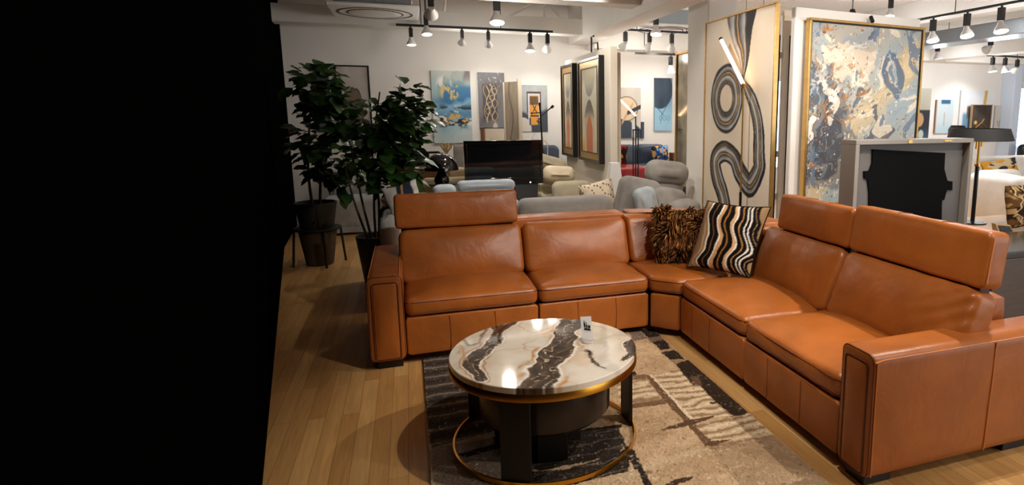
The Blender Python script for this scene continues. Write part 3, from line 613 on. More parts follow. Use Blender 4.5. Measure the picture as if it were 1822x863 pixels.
# shaggy
BL = Zp(1166, 462, .475); BR = Zp(1256, 464, .475); R = BR-BL; R[2] = 0; wF = np.linalg.norm(R); R /= wF
back = np.array([-R[1], R[0], 0]); back *= np.sign(back[1]); Uv = np.array([0, 0, .95])+back*.30; Uv /= np.linalg.norm(Uv); N = np.cross(R, Uv); N *= -1 if N@back > 0 else 1
hF = .40
fu = thing('throw_pillow', 'shaggy brown and gold fur pillow in the corner of the leather sofa', 'pillow', tuple((BL+BR)/2*np.array([1, 1, 0])+np.array([0, 0, .45])))
C0 = (BL+BR)/2+Uv*hF/2+N*.02+back*.03
fF = pillow_fn(C0, R, Uv, N, wF*1.0, hF*.98, .15)
pillow(fF, M['fur'], 'cushion_body', fu, lambda u, v: np.full(u.shape+(3,), (62, 38, 18.)))
rnd = random.Random(4); b = MB(); cols = []
for k in range(2400):
    a = rnd.uniform(-1.0, 1.0); c_ = rnd.uniform(-1.0, 1.0); sg = 1 if rnd.random() < .88 else -1
    if rnd.random() < .22:
        if rnd.random() < .5: a = rnd.choice((-1, 1))
        else: c_ = 1 if rnd.random() < .8 else -1
    p = fF(a, c_, sg); sw = noise.noise_vector(Vector((a*1.6+3, c_*1.6, k*.0001)))
    d = R*(sw.x*1.3+a*.25+rnd.uniform(-.35, .35))+Uv*(-.55+sw.y*1.2+c_*.5+rnd.uniform(-.3, .3))+N*sg*(.55+rnd.uniform(-.2, .3))
    d /= np.linalg.norm(d); L = rnd.uniform(.045, .095); wd = rnd.uniform(.004, .0095)
    side = np.cross(d, N); side /= np.linalg.norm(side)+1e-9; up = np.cross(side, d)
    tip = -Uv*.25; sh = rnd.random(); col = np.array((62, 36, 16)) if sh < .3 else np.array((116, 72, 32)) if sh < .72 else np.array((164, 106, 48)) if sh < .95 else np.array((206, 158, 90))
    k0 = len(b.v); vs = []
    for i, (t, ww) in enumerate(((0, .8), (.35, 1.), (.7, .7), (1, .06))):
        q = p+d*L*t+tip*L*t*t*.9; vs += [q-side*wd*ww, q+up*wd*ww*.6, q+side*wd*ww]
        cols += [col*(.75+.35*t)]*3
    fs = []
    for i in range(3): fs += [(i*3, i*3+1, i*3+4, i*3+3), (i*3+1, i*3+2, i*3+5, i*3+4), (i*3+2, i*3, i*3+3, i*3+5)]
    b.add(vs, fs)
b.build('fur', M['fur'], fu, cols=np.array(cols), smooth=180, recalc=False)

# ================================================================== PLANTS
def leaf(b, base, d, up, L, W, rnd):
    d = Vector(d).normalized(); up = Vector(up); side = d.cross(up)
    if side.length < .05: side = d.orthogonal()
    side.normalize(); nrm = side.cross(d); fold = rnd.uniform(.12, .3); droop = rnd.uniform(.1, .45); base = Vector(base)
    prof = ((0, .06), (.12, .42), (.3, .86), (.5, 1.), (.7, .88), (.87, .5), (1, .03)); v = []
    for t, w in prof:
        c = base+d*L*t-Vector((0, 0, 1))*droop*L*t*t
        for sgn, q in ((-1, 1), (-.5, .5), (0, 0), (.5, .5), (1, 1)):
            wav = .06*math.sin(t*16+sgn*3)*abs(sgn)
            v.append(c+side*sgn*w*W/2+nrm*(fold*abs(sgn)*w*W/2+wav*W*w*.5))
    n = 5; b.add(v, [(i*n+j, i*n+j+1, (i+1)*n+j+1, (i+1)*n+j) for i in range(len(prof)-1) for j in range(n-1)])
def foliage(b, blobs, cnt, rnd, L0, L1):
    tot = sum(r[3]*r[5] for r in blobs)
    for (x, y, z, rx, ry, rz) in blobs:
        for k in range(int(cnt*rx*rz/tot)):
            q = Vector((rnd.gauss(0, 1), rnd.gauss(0, 1), rnd.gauss(0, 1))).normalized()*rnd.uniform(.35, 1)
            p = (x+q.x*rx, y+q.y*ry, z+q.z*rz); d = Vector((q.x+rnd.uniform(-.6, .6), q.y+rnd.uniform(-.6, .6), q.z*.5+rnd.uniform(-.4, .5)))
            L = rnd.uniform(L0, L1); leaf(b, p, d, (rnd.uniform(-.4, .4), rnd.uniform(-.5, .1), 1), L, L*rnd.uniform(.72, .95), rnd)
rnd = random.Random(21)
p1 = thing('potted_plant', 'tall bushy fig plant with big green leaves in charcoal pot behind sofa arm', 'plant', (-.35, 6.25, 0))
px, py = -.35, 6.25
MB().lathe([(.0, .0), (.115, .0), (.12, .01), (.172, .44), (.176, .46), (.16, .46), (.155, .41), (.0, .41)], (px, py, 0), 40).build('pot', M['pot'], p1, smooth=40)
MB().lathe([(0, .40), (.156, .41), (.1, .422), (0, .426)], (px, py, 0), 24).build('soil', M['soil'], p1)
b = MB()
stems = [[(px-.03, py, .41), (px-.09, py+.02, .75), (px-.12, py, 1.0), (px-.17, py+.05, 1.35)], [(px+.03, py, .41), (px+.05, py, .8), (px+.02, py+.02, 1.2), (px+.12, py, 1.8)], [(px+.0, py+.05, .41), (px+.02, py+.08, .9), (px+.18, py+.05, 1.3), (px+.28, py, 1.55)], [(px-.06, py-.02, .41), (px-.16, py, .78), (px-.22, py+.05, 1.1)]]
for q in stems: b.tube(spline(q, 6), .013, 7, taper=.5)
b.build('trunk', M['bark'], p1)
b = MB(); foliage(b, [(.0, 6.22, 1.74, .17, .18, .16), (.02, 6.22, 1.58, .20, .2, .16), (-.12, 6.22, 1.56, .22, .22, .17), (-.34, 6.28, 1.46, .22, .2, .20), (-.08, 6.22, 1.36, .24, .24, .22), (-.30, 6.22, 1.20, .24, .24, .20), (-.08, 6.2, 1.08, .22, .22, .18), (-.24, 6.2, .92, .17, .18, .16), (-.10, 6.2, .80, .14, .16, .12)], 560, rnd, .10, .165)
b.build('foliage', M['leaf'], p1, smooth=180, recalc=False)
p2 = thing('potted_plant', 'large dim fig plant in ribbed charcoal planter on a metal stand by the added black partition', 'plant', (-1.05, 7.3, .40))
px, py = -.97, 7.25
MB().lathe([(.0, .405), (.15, .405), (.165, .42), (.205, .655), (.208, .675), (.19, .675), (.186, .63), (0, .63)], (px, py, 0), 48).build('pot', M['pot'], p2, smooth=40)
b = MB()
for q in ([(px-.03, py, .62), (px-.04, py, 1.1), (px+.06, py, 1.9)], [(px+.04, py, .62), (px+.10, py+.03, 1.2), (px+.25, py, 1.75)]): b.tube(spline(q, 6), .016, 7, taper=.5)
b.build('trunk', M['bark'], p2)
b = MB(); foliage(b, [(-.86, 7.25, 1.86, .26, .26, .26), (-.72, 7.25, 1.6, .28, .26, .26), (-.90, 7.25, 1.38, .26, .26, .30), (-.78, 7.2, 1.1, .26, .26, .24), (-.66, 7.2, .86, .12, .16, .12)], 360, rnd, .11, .18)
b.build('foliage', M['leaf'], p2, smooth=180, recalc=False)
t = thing('plant_stand', 'black metal plant stand with ring top and legs holding the dim fig', 'plant stand', (px, py, 0))
b = MB(); b.lathe([(.22, .385), (.235, .385), (.235, .402), (.22, .402), (.22, .385)], (px, py, 0), 40); b.lathe([(0, .395), (.22, .395), (.22, .403), (0, .403)], (px, py, 0), 32); b.build('ring_top', M['black_matte'], t)
for a in (20, 110, 200, 290):
    a = math.radians(a); MB().cyl((px+.228*math.cos(a), py+.228*math.sin(a), .39), (px+.26*math.cos(a), py+.26*math.sin(a), 0), .012, n=8).build('leg', M['black_matte'], t)
t = thing('planter', 'empty brown planter standing on the floor inside the metal plant stand', 'planter', (px, py, 0))
MB().lathe([(0, .0), (.13, .0), (.135, .01), (.185, .35), (.19, .37), (.175, .37), (.12, .03), (0, .03)], (px, py, 0), 40).build('planter', M['basket'], t, smooth=40)
t.children[0].name = 'body'

# ================================================================== SOFT SEATING HELPERS
def blk(p, name, x0, x1, y0, y1, z0, z1, m, r=.05, crown=.02, amp=.004, seed=1, Mx=None):
    fn = XY if Mx is None else (lambda u, v, t: tuple(Mx @ Vector((u, v, t))))
    b = MB(); r = min(r, (x1-x0)*.45, (y1-y0)*.45, (z1-z0)*.45); b.slab(rect(x0, x1, y0, y1), z0, z1, r, (crown, .0), r*1.4, 56, fn, K=5); b.wrinkle(amp, 6, seed)
    return b.build(name, M[m], p, smooth=70)
def up(p, name, x0, x1, z0, z1, y, th, m, r=.05, crown=.03, tilt=.0, seed=1, amp=.004, face=-1):
    """an upright cushion in the XZ plane with its front at y, facing the camera side (face -1) or away (+1)"""
    def fn(u, v, t): return (u, y-face*(-t)*1.0+tilt*(v-z0), v)
    b = MB(); r = min(r, (x1-x0)*.45, (z1-z0)*.45, th*.45); b.slab(rect(x0, x1, z0, z1), -th, 0, r, (crown, crown*.4), r*1.5, 64, lambda u, v, t: (u, y-t+tilt*(v-z0), v), K=6); b.wrinkle(amp, 6, seed)
    return b.build(name, M[m], p, smooth=70)
def feet(p, pts, h=.06, m='black', s=.025):
    for x, y in pts: MB().box(x-s, x+s, y-s, y+s, 0, h).build('foot', M[m], p)

# light grey armchair with a crumpled white pillow (behind the leather sofa's left end)
t = thing('armchair', 'light grey armchair right behind the left end of the leather sofa', 'armchair', (-.02, 5.75, 0))
blk(t, 'seat', -.12, .2, 5.3, 5.9, .1, .48, 'palegrey'); blk(t, 'arm', -.265, -.11, 5.28, 6.02, .06, .745, 'palegrey', .05, .012); blk(t, 'arm', .19, .33, 5.28, 6.02, .06, .62, 'palegrey', .05, .012); up(t, 'backrest', -.12, .2, .3, .88, 5.84, .2, 'palegrey', .06); feet(t, ((-.2, 5.35), (.26, 5.35), (-.2, 5.96), (.26, 5.96)))
t = thing('throw_pillow', 'crumpled white pillow with navy and tan corner on the light grey armchair', 'pillow', (-.06, 5.62, .49))
fp = pillow_fn((-.05, 5.60, .82), (.93, .1, .3), (-.28, .18, .94), (-.1, -.98, .1), .30, .40, .13)
def wp(u, v):
    c = np.full(u.shape+(3,), (214, 210, 204.)); n_ = fbm(u*5, v*5, 3, 3); c = over(c, smooth(.55, .6, n_)*.5, (176, 172, 168))
    c = over(c, smooth(.62, .66, v)*smooth(.5, .46, np.abs(u-.62)*2), (42, 50, 66)); c = over(c, smooth(.02, .0, np.abs(u-.45-.1*v)-.02), (196, 148, 80)); return c
pillow(fp, M['textile'], 'cover', t, wp, n=30, amp=.012)

# pale blue-grey chair with headrest, back to the leather sofa
t = thing('sofa', 'pale blue-grey two part sofa whose raised back stands just before the television', 'sofa', (.62, 6.9, 0))
up(t, 'backrest', .2, .445, .35, .865, 6.6, .22, 'greyblue', .05, .02); up(t, 'backrest', .445, 1.04, .35, .80, 6.6, .22, 'greyblue', .05, .02); up(t, 'headrest', .445, 1.045, .79, .905, 6.585, .16, 'greyblue', .04, .012)
blk(t, 'seat', .2, 1.04, 6.82, 7.2, .12, .46, 'greyblue'); blk(t, 'arm', 1.045, 1.16, 6.62, 7.2, .06, .62, 'greyblue', .04, .01); feet(t, ((.25, 6.7), (1.1, 6.7), (.25, 7.15), (1.1, 7.15)), .12)
# low sofa behind the leather sofa
t = thing('sofa', 'low grey-blue sofa with long back cushion directly behind the leather sofa', 'sofa', (1.33, 6.0, 0))
blk(t, 'base', .74, 1.88, 5.7, 6.42, .08, .34, 'grey'); up(t, 'back_cushion', .72, .905, .3, .775, 5.66, .2, 'greyblue', .05, .03); up(t, 'back_cushion', .92, 1.86, .3, .81, 5.66, .22, 'grey', .06, .03, seed=5); blk(t, 'seat_cushion', .78, 1.84, 5.9, 6.44, .34, .46, 'grey'); feet(t, ((.8, 5.75), (1.8, 5.75), (.8, 6.36), (1.8, 6.36)), .09)
t = thing('throw_pillow', 'cream open crochet pillow standing behind the low grey-blue sofa back', 'pillow', (1.83, 6.12, .47))
fp = pillow_fn((1.85, 6.14, .70), (.97, .05, .20), (-.22, .22, .95), (0, -1, .15), .38, .42, .14)
def cro(u, v):
    c = np.full(u.shape+(3,), (226, 208, 182.)); a = u+.03*np.sin(v*20); b_ = v+.03*np.sin(u*20)
    h = np.sin(a*48)*np.sin(b_*48); h2 = np.sin(a*24+b_*24); c = over(c, smooth(.35, .7, h)*smooth(-.2, .5, h2), (52, 34, 22)); return over(c, smooth(.3, .8, -h)*.4, (244, 232, 212))
pillow(fp, M['textile'], 'cover', t, cro, n=70, amp=.006)
# grey reclining sofa beside the pillar
t = thing('recliner_sofa', 'grey fabric reclining sofa with one raised plump headrest next to the white pillar', 'sofa', (2.4, 6.1, 0))
blk(t, 'base', 1.98, 2.86, 5.72, 6.42, .06, .42, 'grey'); blk(t, 'arm', 2.52, 2.86, 5.74, 5.98, .3, .70, 'grey', .07, .02, Mx=None)
def tiltm(x, y, z, ry, rx=0): return Matrix.Translation((x, y, z)) @ Matrix.Rotation(ry, 4, 'Y') @ Matrix.Rotation(rx, 4, 'X')
def cush(p, name, Mx, w, h, th, m, r=.06, crown=.04, seed=1):
    b = MB(); r = min(r, th*.48, w*.45, h*.45); b.slab(rect(-w/2, w/2, -h/2, h/2), -th/2, th/2, r, (crown, crown*.4), r*1.6, 72, lambda u, v, t: tuple(Mx @ Vector((u, -t, v))), K=7); b.wrinkle(.004, 6, seed)
    o = b.build(name, M[m], p, smooth=70)
    g = MB(); g.tube(ring_path(rect(-w/2, w/2, -h/2, h/2), r*1.6, r*.25, th/2-r*.45, lambda u, v, t: tuple(Mx @ Vector((u, -t, v)))), .004, 6, closed=True); g.build('seam', M[m], o)
    return o
cush(t, 'back_cushion', tiltm(2.22, 6.02, .70, .22), .46, .48, .18, 'grey', .06, .045, 3); cush(t, 'lumbar_cushion', tiltm(2.26, 5.86, .66, -.2), .24, .40, .14, 'greyblue', .05, .04, 4); cush(t, 'back_cushion', tiltm(2.52, 5.98, .60, .2), .42, .46, .16, 'grey', .06, .04, 8)
cush(t, 'backrest', tiltm(2.60, 6.24, .72, .12), .44, .42, .18, 'grey', .06, .04, 5); cush(t, 'headrest', tiltm(2.63, 6.20, .965, .13), .49, .26, .20, 'grey', .075, .03, 6); feet(t, ((2.05, 5.78), (2.8, 5.78), (2.05, 6.36), (2.8, 6.36)))
# sage and cream seating right of the television
t = thing('armchair', 'sage beige armchair seen from behind, right of the television', 'armchair', (1.82, 7.55, 0))
up(t, 'backrest', 1.60, 2.07, .25, .79, 7.2, .16, 'sand', .05, .02, tilt=.05); blk(t, 'seat', 1.58, 2.06, 7.36, 7.9, .15, .46, 'sand'); blk(t, 'arm', 1.50, 1.60, 7.60, 7.90, .1, .60, 'sand', .04, .01); feet(t, ((1.64, 7.4), (2.02, 7.4), (1.64, 7.84), (2.02, 7.84)), .15)
t = thing('sofa', 'sage beige sofa with cream bolster and folded headrests in front of the framed arches', 'sofa', (1.7, 8.3, 0))
blk(t, 'base', 1.25, 2.12, 8.0, 8.8, .08, .46, 'sand'); cush(t, 'headrest', tiltm(1.80, 8.35, .93, .30), .46, .20, .22, 'sand', .08, .03, 2); cush(t, 'bolster', tiltm(1.87, 8.12, .80, .06), .44, .22, .22, 'creamleather', .1, .03, 7); blk(t, 'arm', 1.22, 1.5, 8.02, 8.8, .3, .72, 'sand', .06); up(t, 'backrest', 1.3, 2.1, .4, .86, 8.62, .2, 'sand', .06); feet(t, ((1.32, 8.08), (2.05, 8.08), (1.32, 8.7), (2.05, 8.7)), .09)
t = thing('price_card', 'white printed price sheet hanging beside the right edge of the television', 'sign', (1.565, 7.95, .66))
b = MB(); b.box(1.525, 1.615, 7.94, 7.944, .69, .87); b.build('sheet', M['paper'], t)
b = MB(); b.box(1.54, 1.575, 7.938, 7.94, .83, .845); b.box(1.56, 1.575, 7.938, 7.94, .80, .815); b.build('heading', M['ink'], t)
b = MB(); b.box(1.54, 1.565, 7.938, 7.94, .77, .788); b.build('red_mark', M['inkred'], t)
b = MB(); b.box(1.55, 1.60, 7.938, 7.94, .745, .75); b.tube([(1.56+.014*math.cos(a), 7.939, .725+.012*math.sin(a)) for a in np.linspace(0, 6.28, 12)], .002, 4); b.tube([(1.592+.014*math.cos(a), 7.939, .722+.014*math.sin(a)) for a in np.linspace(0, 6.28, 12)], .002, 4); b.build('small_print', M['inkgrey'], t); MB().box(1.565, 1.575, 7.944, 7.954, .0, .72).build('stand', M['wire'], t)
t = thing('side_table', 'small light oak block table between sage armchair and crochet pillow', 'side table', (1.93, 6.9, 0))
MB().box(1.85, 2.02, 6.82, 6.98, .0, .70).build('body', M['tanwood'], t, bevel=.006); MB().box(1.84, 2.03, 6.81, 6.99, .70, .715).build('top', M['tanwood'], t, bevel=.004)
# beige chair left of the television
t = thing('armchair', 'tan beige armchair behind the black mushroom lamp', 'armchair', (.4, 8.0, 0))
up(t, 'backrest', .12, .70, .2, .83, 7.75, .18, 'beige', .04, .015); blk(t, 'seat', .15, .68, 7.95, 8.4, .15, .45, 'beige'); blk(t, 'headrest', .44, .70, 7.97, 8.25, .7, .92, 'beige', .04, .01); feet(t, ((.18, 7.85), (.64, 7.85), (.18, 8.34), (.64, 8.34)), .2)
# sideboard with objects
t = thing('sideboard', 'walnut brown sideboard with pale top against back wall, behind the fig plant', 'sideboard', (.15, 8.85, 0))
MB().box(-.26, .56, 8.66, 9.05, .06, .88).build('cabinet', M['brownwood'], t, bevel=.004); MB().box(-.29, .59, 8.63, 9.08, .88, .90).build('top', M['white'], t, bevel=.003)
for x in (-.12, .14, .40): MB().box(x-.11, x+.11, 8.645, 8.66, .12, .84).build('door', M['brownwood'], t, bevel=.003)
feet(t, ((-.2, 8.72), (.5, 8.72), (-.2, 9.0), (.5, 9.0)), .06)
t = thing('sculpture', 'stacked black angular sculpture on the walnut sideboard', 'sculpture', (.12, 8.8, .9))
for k, (dx, w, z0, z1, rz) in enumerate(((0, .17, .9, .97, .2), (.01, .13, .97, 1.04, .7), (.02, .15, 1.04, 1.10, 1.2), (.03, .10, 1.10, 1.13, .4))):
    Mx = Matrix.Translation((.10+dx, 8.8, 0)) @ Matrix.Rotation(rz, 4, 'Z'); MB().box(-w/2, w/2, -w/2, w/2, z0, z1, Mx).build('block', M['gloss'], t, bevel=.01)
t = thing('vase', 'vase of straw coloured dried flowers on the walnut sideboard', 'vase', (.47, 8.82, .9))
MB().lathe([(0, .9), (.03, .9), (.042, .94), (.036, 1.0), (.02, 1.03), (.02, 1.05)], (.47, 8.82, 0), 20).build('body', M['offwhite'], t)
b = MB(); rnd = random.Random(3)
for k in range(26):
    a = rnd.uniform(0, 6.28); q = rnd.uniform(.02, .09); b.tube(spline([(.47, 8.82, 1.04), (.47+q*.4*math.cos(a), 8.82+q*.3*math.sin(a), 1.10), (.47+q*math.cos(a), 8.82+q*math.sin(a), 1.12+rnd.uniform(0, .09))], 3), .005, 5, taper=1.6)
b.build('dried_flowers', M['twine'], t)
t = thing('photo_frame', 'small dark box frame lying on walnut sideboard behind lamp dome', 'frame', (.30, 8.95, .9))
MB().box(.22, .40, 8.92, 8.96, .9, 1.09).build('frame', M['black'], t, bevel=.004); MB().box(.25, .37, 8.915, 8.92, .93, 1.06).build('mat', M['white'], t)
t = thing('dining_chair', 'grey round-backed chair standing at the back wall, left of the television', 'chair', (.78, 9.3, 0))
cush(t, 'backrest', tiltm(.76, 9.25, .95, 0), .34, .42, .07, 'grey', .03, .02); blk(t, 'seat', .58, .94, 9.3, 9.7, .44, .52, 'grey', .03); [MB().cyl((x, y, .45), (x*1.0, y, 0), .014, .010, 8).build('leg', M['black'], t) for x in (.61, .91) for y in (9.33, 9.66)]
# mushroom lamp on its table
t = thing('side_table', 'black round pedestal side table under the mushroom lamp', 'side table', (.335, 7.48, 0))
MB().lathe([(0, .785), (.17, .785), (.175, .792), (.17, .80), (0, .80)], (.335, 7.48, 0), 40).build('top', M['black'], t); MB().cyl((.335, 7.48, .02), (.335, 7.48, .785), .025).build('stem', M['black'], t); MB().lathe([(0, 0), (.13, 0), (.13, .012), (.03, .03), (0, .03)], (.335, 7.48, 0), 32).build('base', M['black'], t)
t = thing('table_lamp', 'glossy black mushroom table lamp with dome shade behind the leather sofa', 'lamp', (.335, 7.48, .8))
prof = [(.195*math.cos(a), .955+.20*math.sin(a)) for a in np.linspace(0, PI/2, 14)]; inner = [(.188*math.cos(a), .955+.193*math.sin(a)) for a in np.linspace(PI/2, 0, 10)]
MB().lathe(prof[:-1]+[(.0, 1.155)], (.335, 7.48, 0), 48).build('shade', M['gloss'], t, smooth=60); MB().lathe([(.0, .80), (.075, .80), (.088, .83), (.082, .87), (.05, .925), (.022, .965), (.018, 1.06), (0, 1.06)], (.335, 7.48, 0), 40).build('body', M['gloss'], t, smooth=60); MB().lathe([(0, 1.15), (.022, 1.155), (.022, 1.17), (0, 1.175)], (.335, 7.48, 0), 20).build('finial', M['chrome'], t)
# television
t = thing('television', 'wide black television on a pedestal base, behind the grey sofas', 'television', (1.05, 7.5, 0))
x0, x1, z0, z1, y = .595, 1.525, .755, 1.285, 7.48
b = MB(); frame_bars(b, (x0+.035, y, z0+.085), (x1-x0-.07, 0, 0), (0, 0, z1-z0-.12), (0, -1, 0), .035, -.01, .015); b.box(x0, x1, y, y+.07, z0, z1); b.box(x0, x1, y-.015, y, z0, z0+.05); b.build('casing', M['gloss'], t, bevel=.004)
MB().box(x0+.035, x1-.035, y-.004, y, z0+.085, z1-.035).build('screen', M['screen'], t); MB().cyl((x1-.16, y-.016, z0+.02), (x1-.16, y-.02, z0+.02), .007, n=12).build('power_light', M['bulb'], t, label='tiny white power light')
b = MB(); b.hexa([(1.24, y-.06, .42), (1.42, y-.06, .42), (1.42, y+.1, .42), (1.24, y+.1, .42)], [(1.16, y, z0+.01), (1.47, y, z0+.01), (1.47, y+.06, z0+.01), (1.16, y+.06, z0+.01)]); b.box(1.10, 1.47, y-.1, y+.2, .40, .425); b.build('stand', M['black'], t, bevel=.006)
MB().box(1.06, 1.44, y-.16, y+.26, 0, .40).build('plinth', M['black_matte'], t, bevel=.005)
# dim loveseat under the dim picture
t = thing('loveseat', 'dim grey patterned loveseat at the back wall beneath the ink blot picture', 'sofa', (-.5, 9.35, 0))
blk(t, 'base', -1.12, -.33, 8.9, 9.75, .06, .47, 'palegrey', .04, .01); blk(t, 'skirt', -1.1, -.35, 8.88, 8.92, .03, .1, 'palegrey', .01, 0); up(t, 'backrest', -1.1, -.35, .4, .80, 9.5, .24, 'palegrey', .06); feet(t, ((-1.05, 9.0), (-.4, 9.0), (-1.05, 9.68), (-.4, 9.68)), .06)
# tapered white lamp
t = thing('floor_lamp', 'white tapered square lamp standing behind the crochet pillow', 'lamp', (2.17, 6.64, 0))
b = MB(); b.hexa([(2.06, 6.56, .62), (2.28, 6.56, .62), (2.28, 6.74, .62), (2.06, 6.74, .62)], [(2.125, 6.60, 1.055), (2.225, 6.60, 1.055), (2.225, 6.70, 1.055), (2.125, 6.70, 1.055)]); b.build('shade', M['purewhite'], t, bevel=.004); MB().box(2.15, 2.20, 6.625, 6.675, .02, .62).build('post', M['purewhite'], t); MB().box(2.07, 2.28, 6.55, 6.75, 0, .02).build('base', M['purewhite'], t, bevel=.004)
# LED rod lamp on the white table
t = thing('coffee_table', 'white square table with low black plinth under the rod lamp', 'coffee table', (2.82, 7.65, 0))
MB().box(2.50, 3.06, 7.42, 7.88, .64, .70).build('top', M['white'], t, bevel=.005); MB().box(2.56, 3.0, 7.48, 7.82, 0, .64).build('base', M['black'], t, bevel=.005)
t = thing('floor_lamp', 'slim black triple rod lamp with glowing diagonal light tube near back wall', 'lamp', (2.80, 7.62, .7))
for dx, h in ((-.035, 1.40), (.0, 1.57), (.035, 1.40)): MB().cyl((2.79+dx, 7.62, .715), (2.79+dx, 7.62, h), .009, n=10).build('rod', M['black'], t)
MB().box(2.70, 2.88, 7.54, 7.70, .70, .716).build('base', M['black'], t, bevel=.003); MB().box(2.745, 2.835, 7.61, 7.63, 1.385, 1.40).build('crossbar', M['black'], t); MB().cyl((2.79, 7.62, 1.575), (2.53, 7.62, 1.825), .011, n=12).build('light_tube', M['led'], t, label='glowing warm light tube')
# thin black floor lamp left of the framed pair
t = thing('floor_lamp', 'thin black floor lamp with two short arms, right of the amber picture', 'lamp', (1.80, 8.9, 0))
b = MB(); b.tube([(1.82, 8.9, .01), (1.82, 8.9, 1.0), (1.80, 8.9, 1.56), (1.79, 8.9, 1.74)], .012, 8); b.build('pole', M['black'], t); b = MB(); b.tube([(1.80, 8.9, 1.56), (1.97, 8.9, 1.70)], .009, 8); b.tube([(1.81, 8.9, 1.46), (1.74, 8.9, 1.50)], .007, 8); b.build('arm', M['black'], t); MB().cyl((1.955, 8.9, 1.685), (1.99, 8.9, 1.715), .02, n=12).build('lamp_head', M['black'], t); MB().cyl((1.79, 8.9, 1.71), (1.79, 8.9, 1.76), .017, n=12).build('lamp_head', M['black'], t); MB().lathe([(0, 0), (.12, 0), (.12, .012), (0, .018)], (1.82, 8.9, 0), 24).build('base', M['black'], t); b = MB(); b.tube(spline([(1.825, 8.9, 1.22), (1.89, 8.9, 1.16), (1.885, 8.9, .95)], 6), .007, 6); b.build('cable_loop', M['offwhite'], t)
# navy seating along the back wall
t = thing('sofa', 'long navy blue leather sofa along the back wall behind the rod lamp', 'sofa', (3.1, 9.4, 0))
blk(t, 'base', 2.42, 4.0, 9.0, 9.85, .1, .62, 'navy'); [up(t, 'back_cushion', a, b_, .68, 1.1, 9.45, .26, 'navy', .05, .03, seed=k) for k, (a, b_) in enumerate(((2.44, 3.04), (3.06, 3.50), (3.52, 3.98)))]; [blk(t, 'seat_cushion', a, b_, 8.95, 9.5, .62, .78, 'navy', .05, .03) for a, b_ in ((2.44, 3.2), (3.22, 3.98))]; feet(t, ((2.5, 9.05), (3.9, 9.05), (2.5, 9.78), (3.9, 9.78)), .1)
t = thing('armchair', 'navy blue leather chair half hidden behind the framed arch pictures', 'armchair', (2.0, 9.4, 0))
up(t, 'backrest', 1.86, 2.19, .6, 1.12, 9.4, .2, 'navy', .06, .03); blk(t, 'seat', 1.86, 2.19, 8.95, 9.4, .5, .84, 'navy', .07, .03); blk(t, 'base', 1.88, 2.18, 9.0, 9.6, .08, .5, 'navy'); feet(t, ((1.92, 9.05), (2.14, 9.05), (1.92, 9.5), (2.14, 9.5)), .09)
t = thing('throw_pillow', 'blue pillow with bright yellow pattern on the navy sofa', 'pillow', (3.78, 9.2, .78))
fp = pillow_fn((3.80, 9.22, .95), (1, 0, .06), (-.05, .2, .98), (0, -1, .2), .30, .30, .12)
def yb(u, v):
    n_ = fbm(u*4, v*4, 12, 4); c = np.full(u.shape+(3,), (40, 66, 116.)); c = over(c, smooth(.48, .54, n_), (226, 166, 58)); c = over(c, smooth(.66, .7, fbm(u*6, v*6, 14, 3)), (24, 26, 34)); return over(c, smooth(.6, .66, fbm(u*7+4, v*5, 15, 3)), (120, 160, 210))
pillow(fp, M['textile'], 'cover', t, yb, n=36)
t = thing('bench', 'tan wooden bench with a brown end block, right of the navy sofa', 'bench', (4.3, 9.2, 0))
MB().box(4.02, 4.7, 8.95, 9.4, .76, .83).build('seat', M['tanwood'], t, bevel=.006); MB().box(4.02, 4.16, 9.2, 9.38, .83, .97).build('end_block', M['brownwood'], t, bevel=.005); [MB().box(x-.025, x+.025, y-.025, y+.025, 0, .76).build('leg', M['tanwood'], t) for x in (4.06, 4.66) for y in (9.0, 9.35)]
t = thing('armchair', 'red leather armchair low in front of the navy sofa', 'armchair', (2.95, 8.3, 0))
blk(t, 'seat', 2.66, 3.2, 8.1, 8.6, .12, .86, 'red', .06, .02); blk(t, 'arm', 3.12, 3.32, 8.0, 8.62, .1, .74, 'red', .06, .02); feet(t, ((2.72, 8.15), (3.2, 8.1), (2.72, 8.55), (3.2, 8.55)), .12)
t = thing('throw_pillow', 'black, red and gold pillow propped on the red leather chair', 'pillow', (2.82, 8.4, .87))
pillow(pillow_fn((2.83, 8.42, 1.02), (.96, 0, -.2), (.15, .25, .95), (0, -1, .2), .26, .30, .1), M['textile'], 'cover', t, lambda u, v: over(over(np.full(u.shape+(3,), (30, 20, 20.)), smooth(.5, .56, fbm(u*4, v*3, 2, 3)), (150, 24, 20)), smooth(.62, .66, fbm(u*5, v*5, 6, 3)), (190, 140, 60)), n=24)

